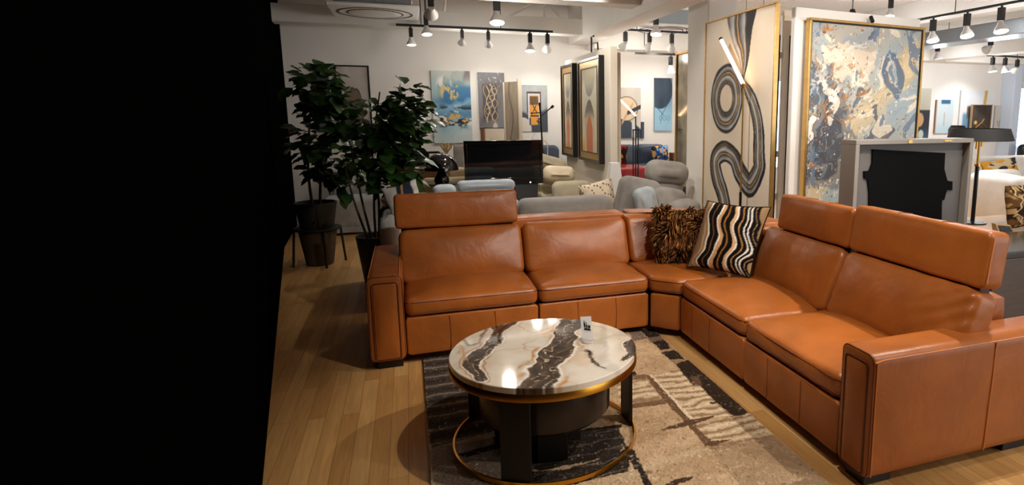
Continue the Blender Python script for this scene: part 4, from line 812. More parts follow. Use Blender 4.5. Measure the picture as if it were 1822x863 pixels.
# ================================================================== ART AND PANELS
# ribbon painting hung from the ceiling, edge-on to the room (its picture side faces -X)
PX = 2.97; Y0, Y1, zb, zt = 5.97, 4.665, .30, 2.52
t = thing('painting', 'tall cream painting with looping black, grey and gold ribbon, hung behind the striped pillow', 'painting', (PX, 5.3, zb))
def q4(*p): return [(Y0-Xp(1220+x/3.08, y/3.08, PX)[1], Xp(1220+x/3.08, y/3.08, PX)[2]-zb) for x, y in p]
def ribbon(u, v):
    A = u*(Y0-Y1); B = v*(zt-zb)
    c = pal(fbm(A*1.4, B*1.4, 4, 4), [(0, (196, 182, 160)), (.5, (216, 203, 183)), (1, (228, 220, 206))])
    A2 = A+.02*(fbm(A*5, B*5, 9, 3)-.5); B2 = B+.02*(fbm(A*5, B*5, 19, 3)-.5)
    def bands(c, q, m, ph):
        q = q+.30*(fbm(A*4, B*4, 33, 3)-.5)
        col = pal(np.clip(q*.5+.5, 0, 1), [(0, (18, 18, 20)), (.10, (40, 40, 42)), (.135, (44, 42, 40)), (.15, (190, 144, 70)), (.175, (52, 48, 44)), (.22, (60, 60, 62)), (.34, (150, 152, 154)), (.42, (186, 186, 182)), (.47, (96, 96, 98)), (.52, (40, 40, 42)), (.56, (170, 124, 58)), (.585, (206, 168, 100)), (.61, (40, 38, 38)), (.70, (104, 106, 110)), (.80, (176, 178, 178)), (.84, (70, 70, 72)), (.88, (24, 24, 26)), (1, (12, 12, 14))])
        col = col+(60*(fbm(A*7+ph, B*7, 44, 3)-.5))[..., None]
        return c*(1-m[..., None])+col*m[..., None]
    P = spline(q4((312, 440), (368, 560), (398, 700), (402, 860), (402, 930), (350, 1015), (300, 950), (262, 862), (206, 828), (162, 880), (176, 985), (205, 1075), (222, 1190)), 8)
    d, s, ar = seg_dist(A2, B2, P); w = np.interp(ar, [0, .05, .15, .35, .48, .6, .8, 1], [.02, .06, .085, .10, .12, .10, .12, .12])
    c = bands(c, d*s/w, smooth(1.03, .97, d/w), 0)
    cen = np.array(q4((222, 540)))[0]; rr = np.hypot((A2-cen[0])/.33, (B2-cen[1])/.34)
    m = smooth(1.02, .97, rr)*smooth(.36, .42, rr); c = bands(c, (rr-.69)/.31, m, 2)
    P = spline(q4((305, 60), (308, 180), (318, 310), (313, 440)), 8); d, s, ar = seg_dist(A2, B2, P); w = np.interp(ar, [0, .1, .35, .7, 1], [.27, .26, .19, .09, .02]); q = d*s/w
    mm = smooth(1.02, .98, np.abs(q)); c = bands(c, q*.8+.35, mm*smooth(-.25, -.1, -np.abs(q-.35)+.25)*0+mm*.98, 4)
    return c
canvas('canvas', (PX, Y0, zb), (0, Y1-Y0, 0), (0, 0, zt-zb), (-1, 0, 0), ribbon, 150, 250, .03, 'paint', t)
b = MB(); frame_bars(b, (PX, Y0, zb), (0, Y1-Y0, 0), (0, 0, zt-zb), (-1, 0, 0), .014, -.03, .012); b.build('frame', M['goldframe'], t, bevel=.002, label='slim gold frame'); MB().box(PX+.03, PX+.04, Y1+.02, Y0-.02, zb+.02, zt-.02).build('backing_board', M['white'], t)
b = MB(); b.cyl((PX+.02, 5.2, zt+.02), (PX+.02, 5.2, HC), .003, n=6); b.cyl((PX+.02, 4.9, zt+.02), (PX+.02, 4.9, HC), .003, n=6); b.build('hanging_wire', M['wire'], t)
# rod lamp before it
t = thing('floor_lamp', 'thin pole lamp with glowing tilted tube in front of the ribbon painting', 'lamp', (2.88, 5.0, 0))
MB().cyl((2.88, 5.02, .02), (2.88, 5.02, 1.84), .008, n=10).build('pole', M['goldframe'], t); MB().cyl((2.88, 5.02, .72), (2.88, 5.02, .88), .013, n=10).build('grip', M['black'], t); MB().cyl((2.88, 5.02, 1.86), (2.84, 5.39, 2.29), .017, n=12).build('light_tube', M['led'], t, label='glowing warm light tube'); MB().cyl((2.88, 5.02, 1.83), (2.88, 5.02, 1.87), .02, n=12).build('joint', M['gold'], t); MB().lathe([(0, 0), (.10, 0), (.10, .012), (0, .02)], (2.88, 5.02, 0), 28).build('base', M['black'], t)
MB().cyl((2.84, 5.39, 2.29), (2.838, 5.405, 2.307), .019, n=12).build('end_cap', M['black'], t)
# big abstract with gold frame and the white screen that carries it
AO = np.array([3.29, 4.60, .62]); AU = np.array([1.36, .17, 0]); AV = np.array([0, 0, 1.755]); AN = np.array([.124, -.992, 0]); 
t = thing('painting', 'large gold framed abstract splash painting in blue-grey, cream and orange', 'painting', (3.97, 4.68, .62))
def splash(u, v):
    x = u*1.37; y = v*1.755
    a = fbm(x*1.3, y*1.3, 101, 4); b_ = fbm(x*1.3+5, y*1.3+2, 102, 4); X_ = x+.9*(a-.5); Y_ = y+.9*(b_-.5)
    n1_ = fbm(X_*1.5-Y_*.9, Y_*1.5+X_*.5, 103, 5)
    c = pal(n1_, [(0, (138, 146, 156)), (.36, (158, 164, 168)), (.45, (172, 174, 172)), (.53, (184, 176, 160)), (.62, (168, 176, 178)), (1, (152, 168, 178))])
    c = over(c, smooth(.10, .55, x-.55*y+.30+.6*(a-.5))*.5, (150, 172, 184))
    # cream and beige cloud running up to the right
    dg = (y-.50)-(x-.30)*1.05+.6*(fbm(x*2.4, y*2.4, 104, 5)-.5)
    c = over(c, smooth(.26, .06, np.abs(dg))*.8, (208, 184, 144)); c = over(c, smooth(.16, .02, np.abs(dg+.05))*.7*smooth(.46, .52, fbm(X_*3, Y_*3, 140, 4)), (230, 206, 164))
    up2 = np.hypot((x-.42)/.34, (y-1.42)/.20)+1.2*(fbm(x*5, y*5, 141, 4)-.5); c = over(c, smooth(.9, .84, up2)*.9, (222, 204, 182))
    # slate pools low on the left, blue drop upper right
    sl = np.hypot((x-.22)/.30, (y-.72)/.52)+1.5*(fbm(x*4, y*4, 142, 5)-.5); c = over(c, smooth(1.0, .92, sl)*.62, (92, 96, 106)); c = over(c, smooth(.62, .55, sl+.5*(fbm(x*9, y*9, 143, 3)-.5))*.8, (60, 64, 74))
    bd = np.hypot((x-1.02+.25*(y-1.3))/.13, (y-1.33)/.20)+.9*(fbm(x*6, y*6, 144, 3)-.5); c = over(c, smooth(1.02, .95, bd)*.85, (84, 104, 130)); c = over(c, smooth(.55, .5, bd), (206, 196, 182))
    # orange lacework upper left
    og = np.abs(fbm(X_*7+2, Y_*7, 145, 4)-.5); c = over(c, smooth(.040, .022, og)*smooth(.48, .30, np.hypot((x-.28)/1.1, y-1.15))*.65, (176, 112, 54)); c = over(c, smooth(.012, .004, np.abs(og-.045))*smooth(.5, .3, np.hypot(x-.28, y-1.15))*.6, (60, 48, 40))
    # white blots with dark rims on the left
    wb = fbm(x*7+11, y*7, 146, 4); mk = smooth(.55, .25, np.hypot((x-.15)/.8, y-.95)); c = over(c, smooth(.53, .545, wb)*mk, (52, 54, 62)); c = over(c, smooth(.565, .58, wb)*mk, (232, 226, 218))
    for sd, th, colr, mk in ((108, .66, (84, 90, 102), 1), (109, .655, (232, 220, 200), 1), (111, .68, (104, 124, 146), 1), (112, .71, (186, 122, 62), smooth(.6, .2, y)+smooth(.9, .5, x))):
        f_ = fbm(X_*(5+sd % 4)+sd, Y_*(5+sd % 3), sd, 4); c = over(c, smooth(th, th+.012, f_)*.85*np.clip(mk, 0, 1), colr)
    for sd, k, w_, al, colr in ((121, 4, .011, .5, (112, 108, 106)), (122, 3.4, .010, .6, (236, 230, 218)), (123, 5, .007, .45, (178, 126, 70)), (124, 6, .006, .35, (240, 234, 224))):
        ln = np.abs(fbm(X_*k+sd, Y_*k, sd, 4)-.5); c = over(c, smooth(w_, w_*.25, ln)*al, colr)
    sp = fbm(x*34, y*34, 131, 2); c = over(c, smooth(.83, .86, sp), (238, 226, 206)); c = over(c, smooth(.15, .12, sp)*smooth(1.2, .2, x)*.8, (60, 56, 56)); c = over(c, smooth(.85, .88, fbm(x*28+5, y*28, 133, 2)), (168, 108, 48))
    return c
canvas('canvas', AO, AU, AV, AN, splash, 200, 260, .03, 'paint', t)
b = MB(); frame_bars(b, AO, AU, AV, AN, .012, -.03, .006); b.build('inner_edge', M['black'], t); b = MB(); frame_bars(b, AO-AU/1.37*.012-AV/1.755*.012, AU*(1+.024/1.37), AV*(1+.024/1.755), AN, .022, -.04, .016); b.build('frame', M['goldframe'], t, bevel=.003, label='gold frame')
t = thing('display_screen', 'white standing screen wall that carries the large splash painting', 'screen', (3.9, 4.85, 0))
b = MB(); Sx = AN*-.07; o0 = AO+Sx-AU/1.37*.12; o0[2] = 0
b.hexa([o0, o0+AU*1.13, o0+AU*1.13-AN*.06, o0-AN*.06], [p+np.array([0, 0, 2.50]) for p in (o0, o0+AU*1.13, o0+AU*1.13-AN*.06, o0-AN*.06)]); b.build('panel', M['white'], t, bevel=.004)
b = MB(); b.cyl((3.86, 4.8, 2.50), (3.86, 4.8, HC), .006, n=8); b.cyl((3.86, 4.8, 2.5), (3.86, 4.8, 2.54), .035, .02, 14); b.build('hanger_rod', M['black'], t); b = MB(); b.cyl((4.0, 4.69, 2.42), (4.0, 4.72, 2.47), .018, n=10); b.build('clip', M['black'], t)
# pair of slim posts left of the screen
t = thing('display_rack', 'cream double post hanging rack between the two big paintings', 'rack', (3.22, 4.9, 0))
for x in (3.12, 3.235):
    b = MB(); b.box(x, x+.075, 4.94, 4.97, 0, 2.52); b.build('post', M['offwhite'], t, bevel=.003)
    MB().box(x+.06, x+.072, 4.925, 4.94, .05, 2.3).build('slot', M['black'], t)
for z in (.8, 1.2, 2.1): MB().box(3.05, 3.36, 4.97, 4.99, z, z+.055).build('crossbar', M['white'], t, bevel=.002)
# TV casing seen from the back
t = thing('display_casing', 'grey open back of a framed display with black tabbed plate, behind leather headrests', 'display', (3.7, 3.86, 0))
O = np.array([3.13, 3.80, .52]); U = np.array([1.165, .0, 0]); V = np.array([0, 0, .885]); N = np.array([0, -1., 0])
b = MB(); frame_bars(b, O+np.array([.035, 0, .035]), U-np.array([.07, 0, 0]), V-np.array([0, 0, .07]), N, .035, -.14, .03); b.build('casing', M['framegrey'], t, bevel=.003)
MB().box(3.16, 4.27, 3.83, 3.86, .55, 1.38).build('recess_panel', M['darkgrey'], t)
fn = frame_fn(np.array([3.13, 3.829, .52]), (1, 0, 0), (0, 0, 1), (0, -1, 0)); g = lambda x, y: (Yp(1502+x/3.08, 180+y/3.08, 3.82)[0]-3.13, Yp(1502+x/3.08, 180+y/3.08, 3.82)[2]-.52)
b = MB(); b.prism([g(*p) for p in ((155, 264), (153, 340), (138, 382), (108, 384), (110, 424), (128, 428), (136, 500), (134, 800), (530, 800), (535, 545), (548, 540), (562, 488), (592, 488), (593, 440), (565, 436), (548, 372), (553, 284))][::-1], 0, .012, fn); b.build('tabbed_plate', M['plate'], t, label='flat black plate with side tabs')
b = MB(); b.box(3.62, 3.66, 3.765, 3.772, 1.375, 1.4); b.box(3.98, 4.06, 3.765, 3.772, 1.382, 1.395); b.build('latch', M['goldframe'], t)
for x in (3.3, 4.1): MB().box(x-.03, x+.03, 3.7, 4.0, 0, .52).build('leg', M['black'], t)
# long table with drum lamp, leopard pillow, small frame
t = thing('console_table', 'long oak table behind the dark cabinet holding the drum lamp', 'table', (4.85, 3.85, 0))
MB().box(4.36, 6.0, 3.50, 4.25, .60, .65).build('top', M['tanwood'], t, bevel=.006); [MB().box(x-.035, x+.035, y-.035, y+.035, 0, .60).build('leg', M['darkwood'], t) for x in (4.44, 5.9) for y in (3.6, 4.15)]
t = thing('table_lamp', 'black drum shade lamp on a thin black pole, right of the grey display casing', 'lamp', (4.63, 4.0, .65))
MB().lathe([(.225, 1.475), (.262, 1.375), (.258, 1.373), (.221, 1.473), (.225, 1.475)], (4.62, 4.0, 0), 56).build('shade', M['black_matte'], t, smooth=40, label='wide black drum shade'); MB().lathe([(0, 1.40), (.24, 1.40), (.24, 1.404), (0, 1.404)], (4.62, 4.0, 0), 40).build('diffuser', M['black_matte'], t)
MB().cyl((4.62, 4.0, .665), (4.62, 4.0, 1.16), .017, n=12).build('pole', M['black'], t); b = MB(); b.cyl((4.62, 4.0, 1.16), (4.62, 4.0, 1.375), .010, n=10); b.cyl((4.59, 4.0, 1.30), (4.59, 4.0, 1.375), .008, n=8); b.cyl((4.65, 4.0, 1.32), (4.65, 4.0, 1.375), .008, n=8); b.cyl((4.62, 4.0, 1.15), (4.62, 4.0, 1.17), .026, n=12); b.build('lamp_holder', M['gold'], t); MB().lathe([(0, .65), (.11, .65), (.11, .662), (.02, .672), (0, .672)], (4.62, 4.0, 0), 28).build('base', M['black'], t); b = MB(); b.tube([(4.56, 4.0, 1.48), (4.62, 4.0, 1.52), (4.68, 4.0, 1.48)], .005, 6); b.cyl((4.62, 4.0, 1.52), (4.65, 4.0, 1.555), .005, n=6); b.build('finial', M['gold'], t)
t = thing('photo_frame', 'small flat dark frame with wood edge lying at the foot of the drum lamp', 'frame', (4.60, 3.64, .65))
b = MB(); b.hexa([(4.41, 3.56, .651), (4.57, 3.56, .651), (4.57, 3.62, .651), (4.41, 3.62, .651)], [(4.41, 3.60, .725), (4.57, 3.60, .705), (4.57, 3.64, .705), (4.41, 3.64, .725)]); b.build('frame', M['tanwood'], t, bevel=.002)
b = MB(); b.hexa([(4.425, 3.556, .66), (4.555, 3.556, .66), (4.555, 3.60, .66), (4.425, 3.60, .66)], [(4.425, 3.589, .712), (4.555, 3.589, .696), (4.555, 3.61, .696), (4.425, 3.61, .712)]); b.build('picture', M['blacktop'], t)
t = thing('throw_pillow', 'leopard print pillow with cream cord pattern at the right edge on the oak table', 'pillow', (4.80, 3.62, .65))
fp = pillow_fn((4.86, 3.70, .838), (.995, .02, .04), (.02, .22, .975), (0, -1, .2), .46, .37, .16)
def leo(u, v):
    c = np.full(u.shape+(3,), (46, 30, 18.)); c = over(c, smooth(.5, .6, fbm(u*7, v*7, 3, 3))*.7, (124, 88, 46)); 
    for k in range(7):
        cx_ = .16+.11*k+.05*np.sin(v*(13+k % 3)+k*1.9)+.03*np.sin(v*31+k); c = over(c, smooth(.017, .009, np.abs(u-cx_))*smooth(.05, .12, v+.02*(k % 3)), (216, 190, 150))
    return over(c, smooth(.62, .66, fbm(u*16, v*16, 7, 2))*smooth(.5, .2, np.abs(u-.2)), (176, 140, 92))
pillow(fp, M['textile'], 'cover', t, leo, n=60)
t = thing('cabinet', 'dark oak media cabinet with polished black top, behind the right end of the sofa', 'cabinet', (4.3, 3.0, 0))
MB().box(3.30, 5.6, 2.72, 3.16, .06, .735).build('body', M['darkwood'], t, bevel=.004); MB().box(3.27, 5.63, 2.70, 3.18, .735, .755).build('top', M['blacktop'], t, bevel=.003, label='polished black top'); [MB().box(x, x+.74, 2.703, 2.72, .09, .71).build('door', M['darkwood'], t, bevel=.003) for x in (3.33, 4.09, 4.85)]; feet(t, ((3.4, 2.8), (5.5, 2.8), (3.4, 3.1), (5.5, 3.1)))
t = thing('power_cable', 'black cable trailing from the dark cabinet behind the sofa corner', 'cable', (3.05, 2.3, 0))
b = MB(); b.tube(spline([(2.95, 2.25, .008), (3.0, 2.45, .008), (3.15, 2.4, .008), (3.2, 2.7, .008), (3.3, 2.69, .3)], 8), .006, 6); b.build('cord', M['black'], t)

# partition with the two framed arches
t = thing('display_screen', 'white standing screen wall carrying the two framed arch pictures', 'screen', (2.25, 8.0, 0))
MB().box(2.2, 2.29, 6.86, 9.0, 0, 2.36).build('panel', M['screenwhite'], t, bevel=.004); MB().box(2.31, 2.36, 6.95, 8.9, 0, 2.30).build('rear_panel', M['offwhite'], t, bevel=.003); MB().box(2.288, 2.312, 6.98, 8.9, .1, 2.28).build('slot', M['black'], t)
b = MB(); b.tube([(2.24, 7.75, 2.36), (2.24, 7.75, 2.56), (2.24, 7.65, 2.56)], .012, 8); b.tube([(2.24, 7.7, 2.47), (2.24, 7.48, 2.46), (2.24, 7.46, 2.36)], .010, 8); b.build('clamp_bracket', M['black'], t)
def arch(u, v):
    c = np.full(u.shape+(3,), (196, 190, 166.)); c = over(c, smooth(.22, .14, u)*.6, (222, 214, 190)); x = u-.5
    up_ = 1-v; dome = np.hypot(x/.36, np.maximum(up_, 0)/.34); c = over(c, smooth(1.02, .98, dome), pal(up_/.34, [(0, (196, 178, 128)), (.5, (170, 164, 140)), (1, (112, 112, 100))]))
    c = over(c, smooth(.02, .0, np.abs(dome-1))*.6, (232, 226, 204))
    hgt = .62-(np.abs(x)/.30)**2*.20; c = over(c, smooth(.30, .285, np.abs(x))*smooth(0, .012, hgt-v), pal(v, [(0, (214, 190, 150)), (.4, (196, 176, 146)), (.5, (112, 104, 94)), (.62, (70, 66, 60))]))
    h2_ = .44-(np.abs(x)/.2)**2*.16; c = over(c, smooth(.20, .19, np.abs(x))*smooth(0, .012, h2_-v), (196, 104, 56)); c = over(c, smooth(.012, .003, np.abs(hgt-v))*smooth(.31, .29, np.abs(x))*.8, (34, 32, 30))
    c = over(c, smooth(.30, .29, np.abs(u-.12)*3)*smooth(.3, .0, v)*.7, (226, 160, 60)); return c
for lab, ya, yb_ in (('black and gold framed arch picture, the one farther along the white screen', 9.02, 8.33), ('black and gold framed arch picture nearest the end of the white screen', 8.06, 7.08)):
    t = thing('framed_picture', lab, 'picture', (2.19, (ya+yb_)/2, 1.0), group='framed arch pictures on the white screen')
    O = (2.15, ya, 1.0); U = (0, yb_-ya, 0); V = (0, 0, 1.28)
    b = MB(); i = .035; frame_bars(b, (2.15, ya-i, 1.0+i), (0, yb_-ya+2*i, 0), (0, 0, 1.28-2*i), (-1, 0, 0), i, -.048, .02); b.build('frame', M['black'], t, bevel=.002, label='black outer frame')
    b = MB(); j = .125; frame_bars(b, (2.15, ya-j, 1.0+j*.9), (0, yb_-ya+2*j, 0), (0, 0, 1.28-1.8*j), (-1, 0, 0), j-i, -.01, .006); b.build('gold_mount', M['goldframe'], t, label='wide gold mount')
    b = MB(); frame_bars(b, (2.15, ya-j-.01, 1.0+j*.9+.01), (0, yb_-ya+2*j+.02, 0), (0, 0, 1.28-1.8*j-.02), (-1, 0, 0), .012, .0, .009); b.build('inner_edge', M['black'], t)
    canvas('print', (2.15, ya-j, 1.0+j*.9), (0, yb_-ya+2*j, 0), (0, 0, 1.28-1.8*j), (-1, 0, 0), arch, 70, 120, .01, 'print', t)
# leaning mirror beside the pillar
t = thing('mirror', 'tall gold edged aged mirror standing just left of the white pillar', 'mirror', (3.12, 6.75, 0))
MB().box(3.10, 3.12, 6.56, 7.0, .1, 2.3).build('glass', M['mirror'], t); b = MB(); frame_bars(b, (3.10, 7.0, .1), (0, -.44, 0), (0, 0, 2.2), (-1, 0, 0), .03, -.03, .015); b.build('frame', M['goldframe'], t, bevel=.002)

# ---- wall pictures
def wall_art(label, px0, px1, py0, py1, func, nx=60, ny=80, Y=9.963, frame=None, fw=.02, m='paint', cat='painting', nm='painting'):
    a = Yp(px0, py0, Y); d = Yp(px1, py1, Y)
    x0, x1 = a[0], d[0]; z1, z0 = a[2], d[2]
    if frame is None:
        return tag(canvas(nm, (x0, Y, z0), (x1-x0, 0, 0), (0, 0, z1-z0), (0, -1, 0), func, nx, ny, .035, m), label, cat)
    t = thing(nm, label, cat, ((x0+x1)/2, Y, z0)); canvas('canvas', (x0, Y, z0), (x1-x0, 0, 0), (0, 0, z1-z0), (0, -1, 0), func, nx, ny, .03, m, t)
    b = MB(); frame_bars(b, (x0, Y, z0), (x1-x0, 0, 0), (0, 0, z1-z0), (0, -1, 0), fw, -.035, .012); b.build('frame', M[frame], t); return t
def blue_(u, v):
    w_ = fbm(u*3, v*6, 1, 4); c = pal(v+.25*(w_-.5), [(0, (196, 206, 200)), (.25, (150, 178, 190)), (.40, (76, 126, 160)), (.55, (120, 166, 192)), (.64, (48, 106, 152)), (.8, (60, 118, 158)), (.9, (140, 160, 160)), (1, (184, 188, 178))])
    c = over(c, smooth(.35, .1, u)*smooth(.45, .7, v)*.8, (178, 190, 184)); 
    st = fbm(u*4, v*16, 3, 4); c = over(c, smooth(.56, .62, st)*smooth(.18, .28, v)*smooth(.56, .46, v)*smooth(.1, .25, u), (24, 30, 40)); c = over(c, smooth(.60, .64, fbm(u*4+3, v*15, 4, 4))*smooth(.18, .28, v)*smooth(.56, .46, v), (226, 218, 200)); c = over(c, smooth(.64, .67, fbm(u*6+3, v*18, 14, 4))*smooth(.25, .28, v)*smooth(.5, .45, v), (200, 160, 84))
    c = over(c, smooth(.50, .55, fbm(u*5, v*6, 5, 3))*smooth(.25, .12, np.hypot(u-.32, (v-.80)*1.4)), (220, 216, 208)); c = over(c, smooth(.60, .64, fbm(u*12, v*16, 6, 3))*smooth(.32, .2, np.hypot(u-.45, (v-.72)*2)), (206, 180, 110)); c = over(c, smooth(.8, .9, u+.2*(w_-.5))*smooth(.8, .95, v), (120, 110, 112)); return c
wall_art('tall blue seascape painting with white blooms on the back wall above the lamp', 766, 841, 125, 254, blue_, 90, 150)
def callig(u, v):
    c = pal(fbm(u*3, v*4, 21, 4)+.15*(v-.5), [(0, (84, 80, 80)), (.5, (122, 120, 122)), (1, (110, 122, 140))]); X_ = u+.05*(fbm(u*4, v*4, 23, 3)-.5)
    c = over(c, smooth(.30, .24, np.abs(u-.42))*smooth(.10, .2, v)*smooth(.82, .76, v)*.55, (52, 44, 42))
    for k in range(5):
        xx = .25+.10*k+.05*np.sin(v*(16+3*k)+k*2); c = over(c, smooth(.026, .010, np.abs(X_-xx))*smooth(.06, .14, v)*smooth(.8, .74, v), (206, 190, 162) if k % 2 else (180, 150, 104))
    for k in range(4): c = over(c, smooth(.012, .004, np.abs(np.hypot(X_-.35-.08*k, (v-.3-.12*k)*1.8)-.09)), (214, 200, 176))
    c = over(c, smooth(.80, .84, fbm(u*22, v*30, 25, 2))*smooth(.7, .8, v), (230, 230, 232)); return over(c, smooth(.12, .06, np.hypot(u-.6, (v-.02)*1.2)), (206, 198, 188))
wall_art('charcoal grey painting with pale calligraphic strokes, right of the blue seascape', 850, 900, 128.5, 227, callig, 70, 120)
def amber_(u, v):
    c = pal(fbm(u*2.5, v*2.5, 31, 4), [(0, (110, 118, 124)), (.5, (160, 166, 168)), (1, (196, 198, 196))]); c = over(c, smooth(.38, .30, v-.25*np.abs(u-.4)), (62, 70, 78)); c = over(c, smooth(.30, .29, np.hypot(u-.08, (v-.06)*1.2)), (206, 200, 188))
    def bx(c, a, b_, d, e, col): return over(c, (smooth(a-.008, a+.008, u)*smooth(b_+.008, b_-.008, u)*smooth(d-.008, d+.008, v)*smooth(e+.008, e-.008, v)), col)
    c = bx(c, .22, .76, .40, .86, (74, 58, 44)); c = bx(c, .26, .72, .15, .82, (206, 206, 214)); c = bx(c, .32, .66, .15, .78, (222, 154, 58)); c = bx(c, .33, .65, .58, .76, (96, 72, 48)); c = bx(c, .30, .36, .14, .30, (62, 64, 70)); c = bx(c, .62, .70, .14, .3, (70, 72, 78))
    for pts in (((.36, .34), (.66, .34)), ((.40, .34), (.40, .42)), ((.42, .60), (.58, .42)), ((.56, .56), (.46, .44)), ((.36, .40), (.78, .41))): d, s, a = seg_dist(u, v, pts); c = over(c, smooth(.018, .008, d), (26, 22, 22))
    return c
wall_art('grey painting with a glowing amber doorway, beside the thin black floor lamp', 926, 975, 151, 234, amber_, 70, 100)
t = thing('folding_screen', 'narrow cream scroll panel with pale wood edge between grey and amber paintings', 'screen', (1.55, 9.5, 0))
sc_f = lambda u, v: over(np.full(u.shape+(3,), (172, 158, 138.))+((fbm(u*4, v*6, 41, 3)-.5)*30)[..., None], smooth(.05, .02, np.abs(u-.5-.12*np.sin(v*12)))*smooth(.25, .35, v), (122, 106, 86))
canvas('panel', (1.41, 9.78, .5), (.17, -.30, 0), (0, 0, 1.58), (-.87, -.49, 0), sc_f, 30, 80, .02, 'paint', t); MB().box(1.575, 1.63, 9.44, 9.50, 0, 2.12).build('edge_post', M['offwhite'], t, bevel=.004, label='pale wood edge post'); MB().box(1.40, 1.44, 9.76, 9.80, 0, 2.08).build('edge_post', M['offwhite'], t, bevel=.004)
wall_art('low cream canvas with a brown edge, below the calligraphic painting', 855, 899, 229, 275, lambda u, v: over(over(np.full(u.shape+(3,), (206, 194, 174.)), smooth(.16+.08*np.sin(1), .12, u), (108, 64, 28)), smooth(.015, .005, np.abs(np.hypot(u-.45, (v-.6))-.06))*.5, (140, 130, 118)), 40, 40)
wall_art('low white canvas with faint curved line, below the amber doorway painting', 930, 974, 236, 285, lambda u, v: over(np.full(u.shape+(3,), (222, 218, 210.)), smooth(.015, .005, np.abs(u-.2-.3*v*v))*.5, (120, 116, 110)), 40, 40)
def blot(u, v):
    c = pal(fbm(u*3, v*3, 51, 4), [(0, (168, 158, 150)), (1, (206, 198, 190))]); r_ = np.hypot((u-.5)/.30, (v-.36)/.30)+.35*(fbm(u*6, v*6, 53, 3)-.5); c = over(c, smooth(1.05, .92, r_), (120, 98, 80)); c = over(c, smooth(.08, .0, np.abs(r_-.98)), (60, 48, 40)); return over(c, smooth(.04, .0, np.abs(np.hypot((u-.52)/.14, (v-.28)/.16)-1)), (70, 56, 46))
wall_art('dim black framed ink blot picture on the back wall above the loveseat', 597, 661, 118, 235, blot, 70, 100, frame='black', fw=.02, cat='picture', nm='framed_picture')
wall_art('dim dark charcoal canvas on the back wall left of the ink blot picture', 556, 592, 116, 235, lambda u, v: np.full(u.shape+(3,), (62, 64, 68.))+((fbm(u*3, v*3, 8, 3)-.5)*30)[..., None], 30, 40)
def coats(u, v):
    c = pal(fbm(u*2, v*2, 61, 3), [(0, (176, 170, 160)), (1, (214, 206, 192))]); r_ = np.hypot((u-.45)/.42, (v-.58)/.24); c = over(c, smooth(1.0, .96, r_), (214, 190, 160)); c = over(c, smooth(.06, .02, np.abs(r_-1)), (108, 84, 62))
    c = over(c, smooth(.0, .03, .38+.25*u*0-.3*(u-.2)**2-v+.08*(fbm(u*5, v*5, 63, 3)-.5)), (44, 54, 70)); c = over(c, smooth(.05, .03, np.abs((v-.42)-(u-.4)*.9))*smooth(.2, .3, u)*smooth(.75, .65, u), (190, 156, 120)); c = over(c, smooth(.08, .06, np.abs(u-.72))*smooth(.36, .3, v), (206, 204, 200)); return over(c, smooth(.05, .03, np.abs((v-.5)-(u-.5)*.25))*smooth(.45, .5, u), (40, 40, 46))
wall_art('painting of folded navy, tan and cream shapes behind the rod lamp', 1094, 1140, 155.5, 245, coats, 60, 90)
wall_art('small dark navy canvas corner peeking out beside the folded shapes painting', 1141, 1146, 217, 246, lambda u, v: np.full(u.shape+(3,), (46, 58, 78.)), 8, 16)
def balloon(u, v):
    c = pal(v+.2*(fbm(u*3, v*3, 71, 3)-.5), [(0, (150, 190, 210)), (.4, (132, 176, 200)), (.7, (110, 160, 190)), (1, (70, 120, 156))]); r_ = np.hypot((u-.30)/.72, (v-.78)/.36); c = over(c, smooth(1.02, .98, r_), pal(fbm(u*3, v*4, 73, 3), [(0, (22, 36, 52)), (1, (46, 70, 92))]))
    for pts in (((.15, .44), (.5, .30)), ((.9, .6), (.4, .30)), ((.4, .30), (.35, .15))): d, s, a = seg_dist(u, v, pts); c = over(c, smooth(.02, .008, d)*.7, (60, 90, 116))
    for k in range(3): c = over(c, smooth(.018, .008, np.abs(np.hypot(u-.35-.22*k, (v-.24)*1.9)-.08))*.7, (84, 120, 146))
    return c
wall_art('narrow light blue painting with a dark balloon shape on the back wall', 1165, 1195.5, 138.5, 232.5, balloon, 50, 110)
wall_art('slim pale blue canvas beside the gold edged mirror', 1209, 1216, 155, 240, lambda u, v: np.full(u.shape+(3,), (150, 186, 212.)), 8, 20)
# far right group
def far1(u, v):
    c = pal(v, [(0, (60, 96, 110)), (.3, (26, 34, 44)), (.58, (36, 40, 48)), (.6, (180, 176, 160)), (1, (200, 196, 182))]); c = over(c, smooth(.3, .25, np.hypot(u-.35, (v-.4)*2)), (190, 150, 110)); return over(c, smooth(.2, .15, np.hypot(u-.5, (v-.12)*2)), (190, 200, 196))
wall_art('dark teal canvas with pale upper half at the right edge of the splash painting', 1630, 1651, 157, 250, far1, 30, 70)
def far2(u, v):
    c = pal(v+.15*(fbm(u*3, v*3, 3, 3)-.5), [(0, (176, 200, 214)), (.4, (196, 208, 212)), (1, (190, 206, 214))]); c = over(c, smooth(.86, .9, v)*smooth(.25, .3, u)*smooth(.82, .78, u), (40, 92, 124)); c = over(c, smooth(.04, .02, np.abs(u-.5))*smooth(.2, .25, v)*smooth(.65, .6, v)*.6, (150, 130, 116)); return over(c, smooth(.08, .0, u), (150, 110, 80))
wall_art('pale blue vertical painting with dark blue bar, left of the big white canvas', 1667, 1693, 177.5, 237, far2, 30, 60)
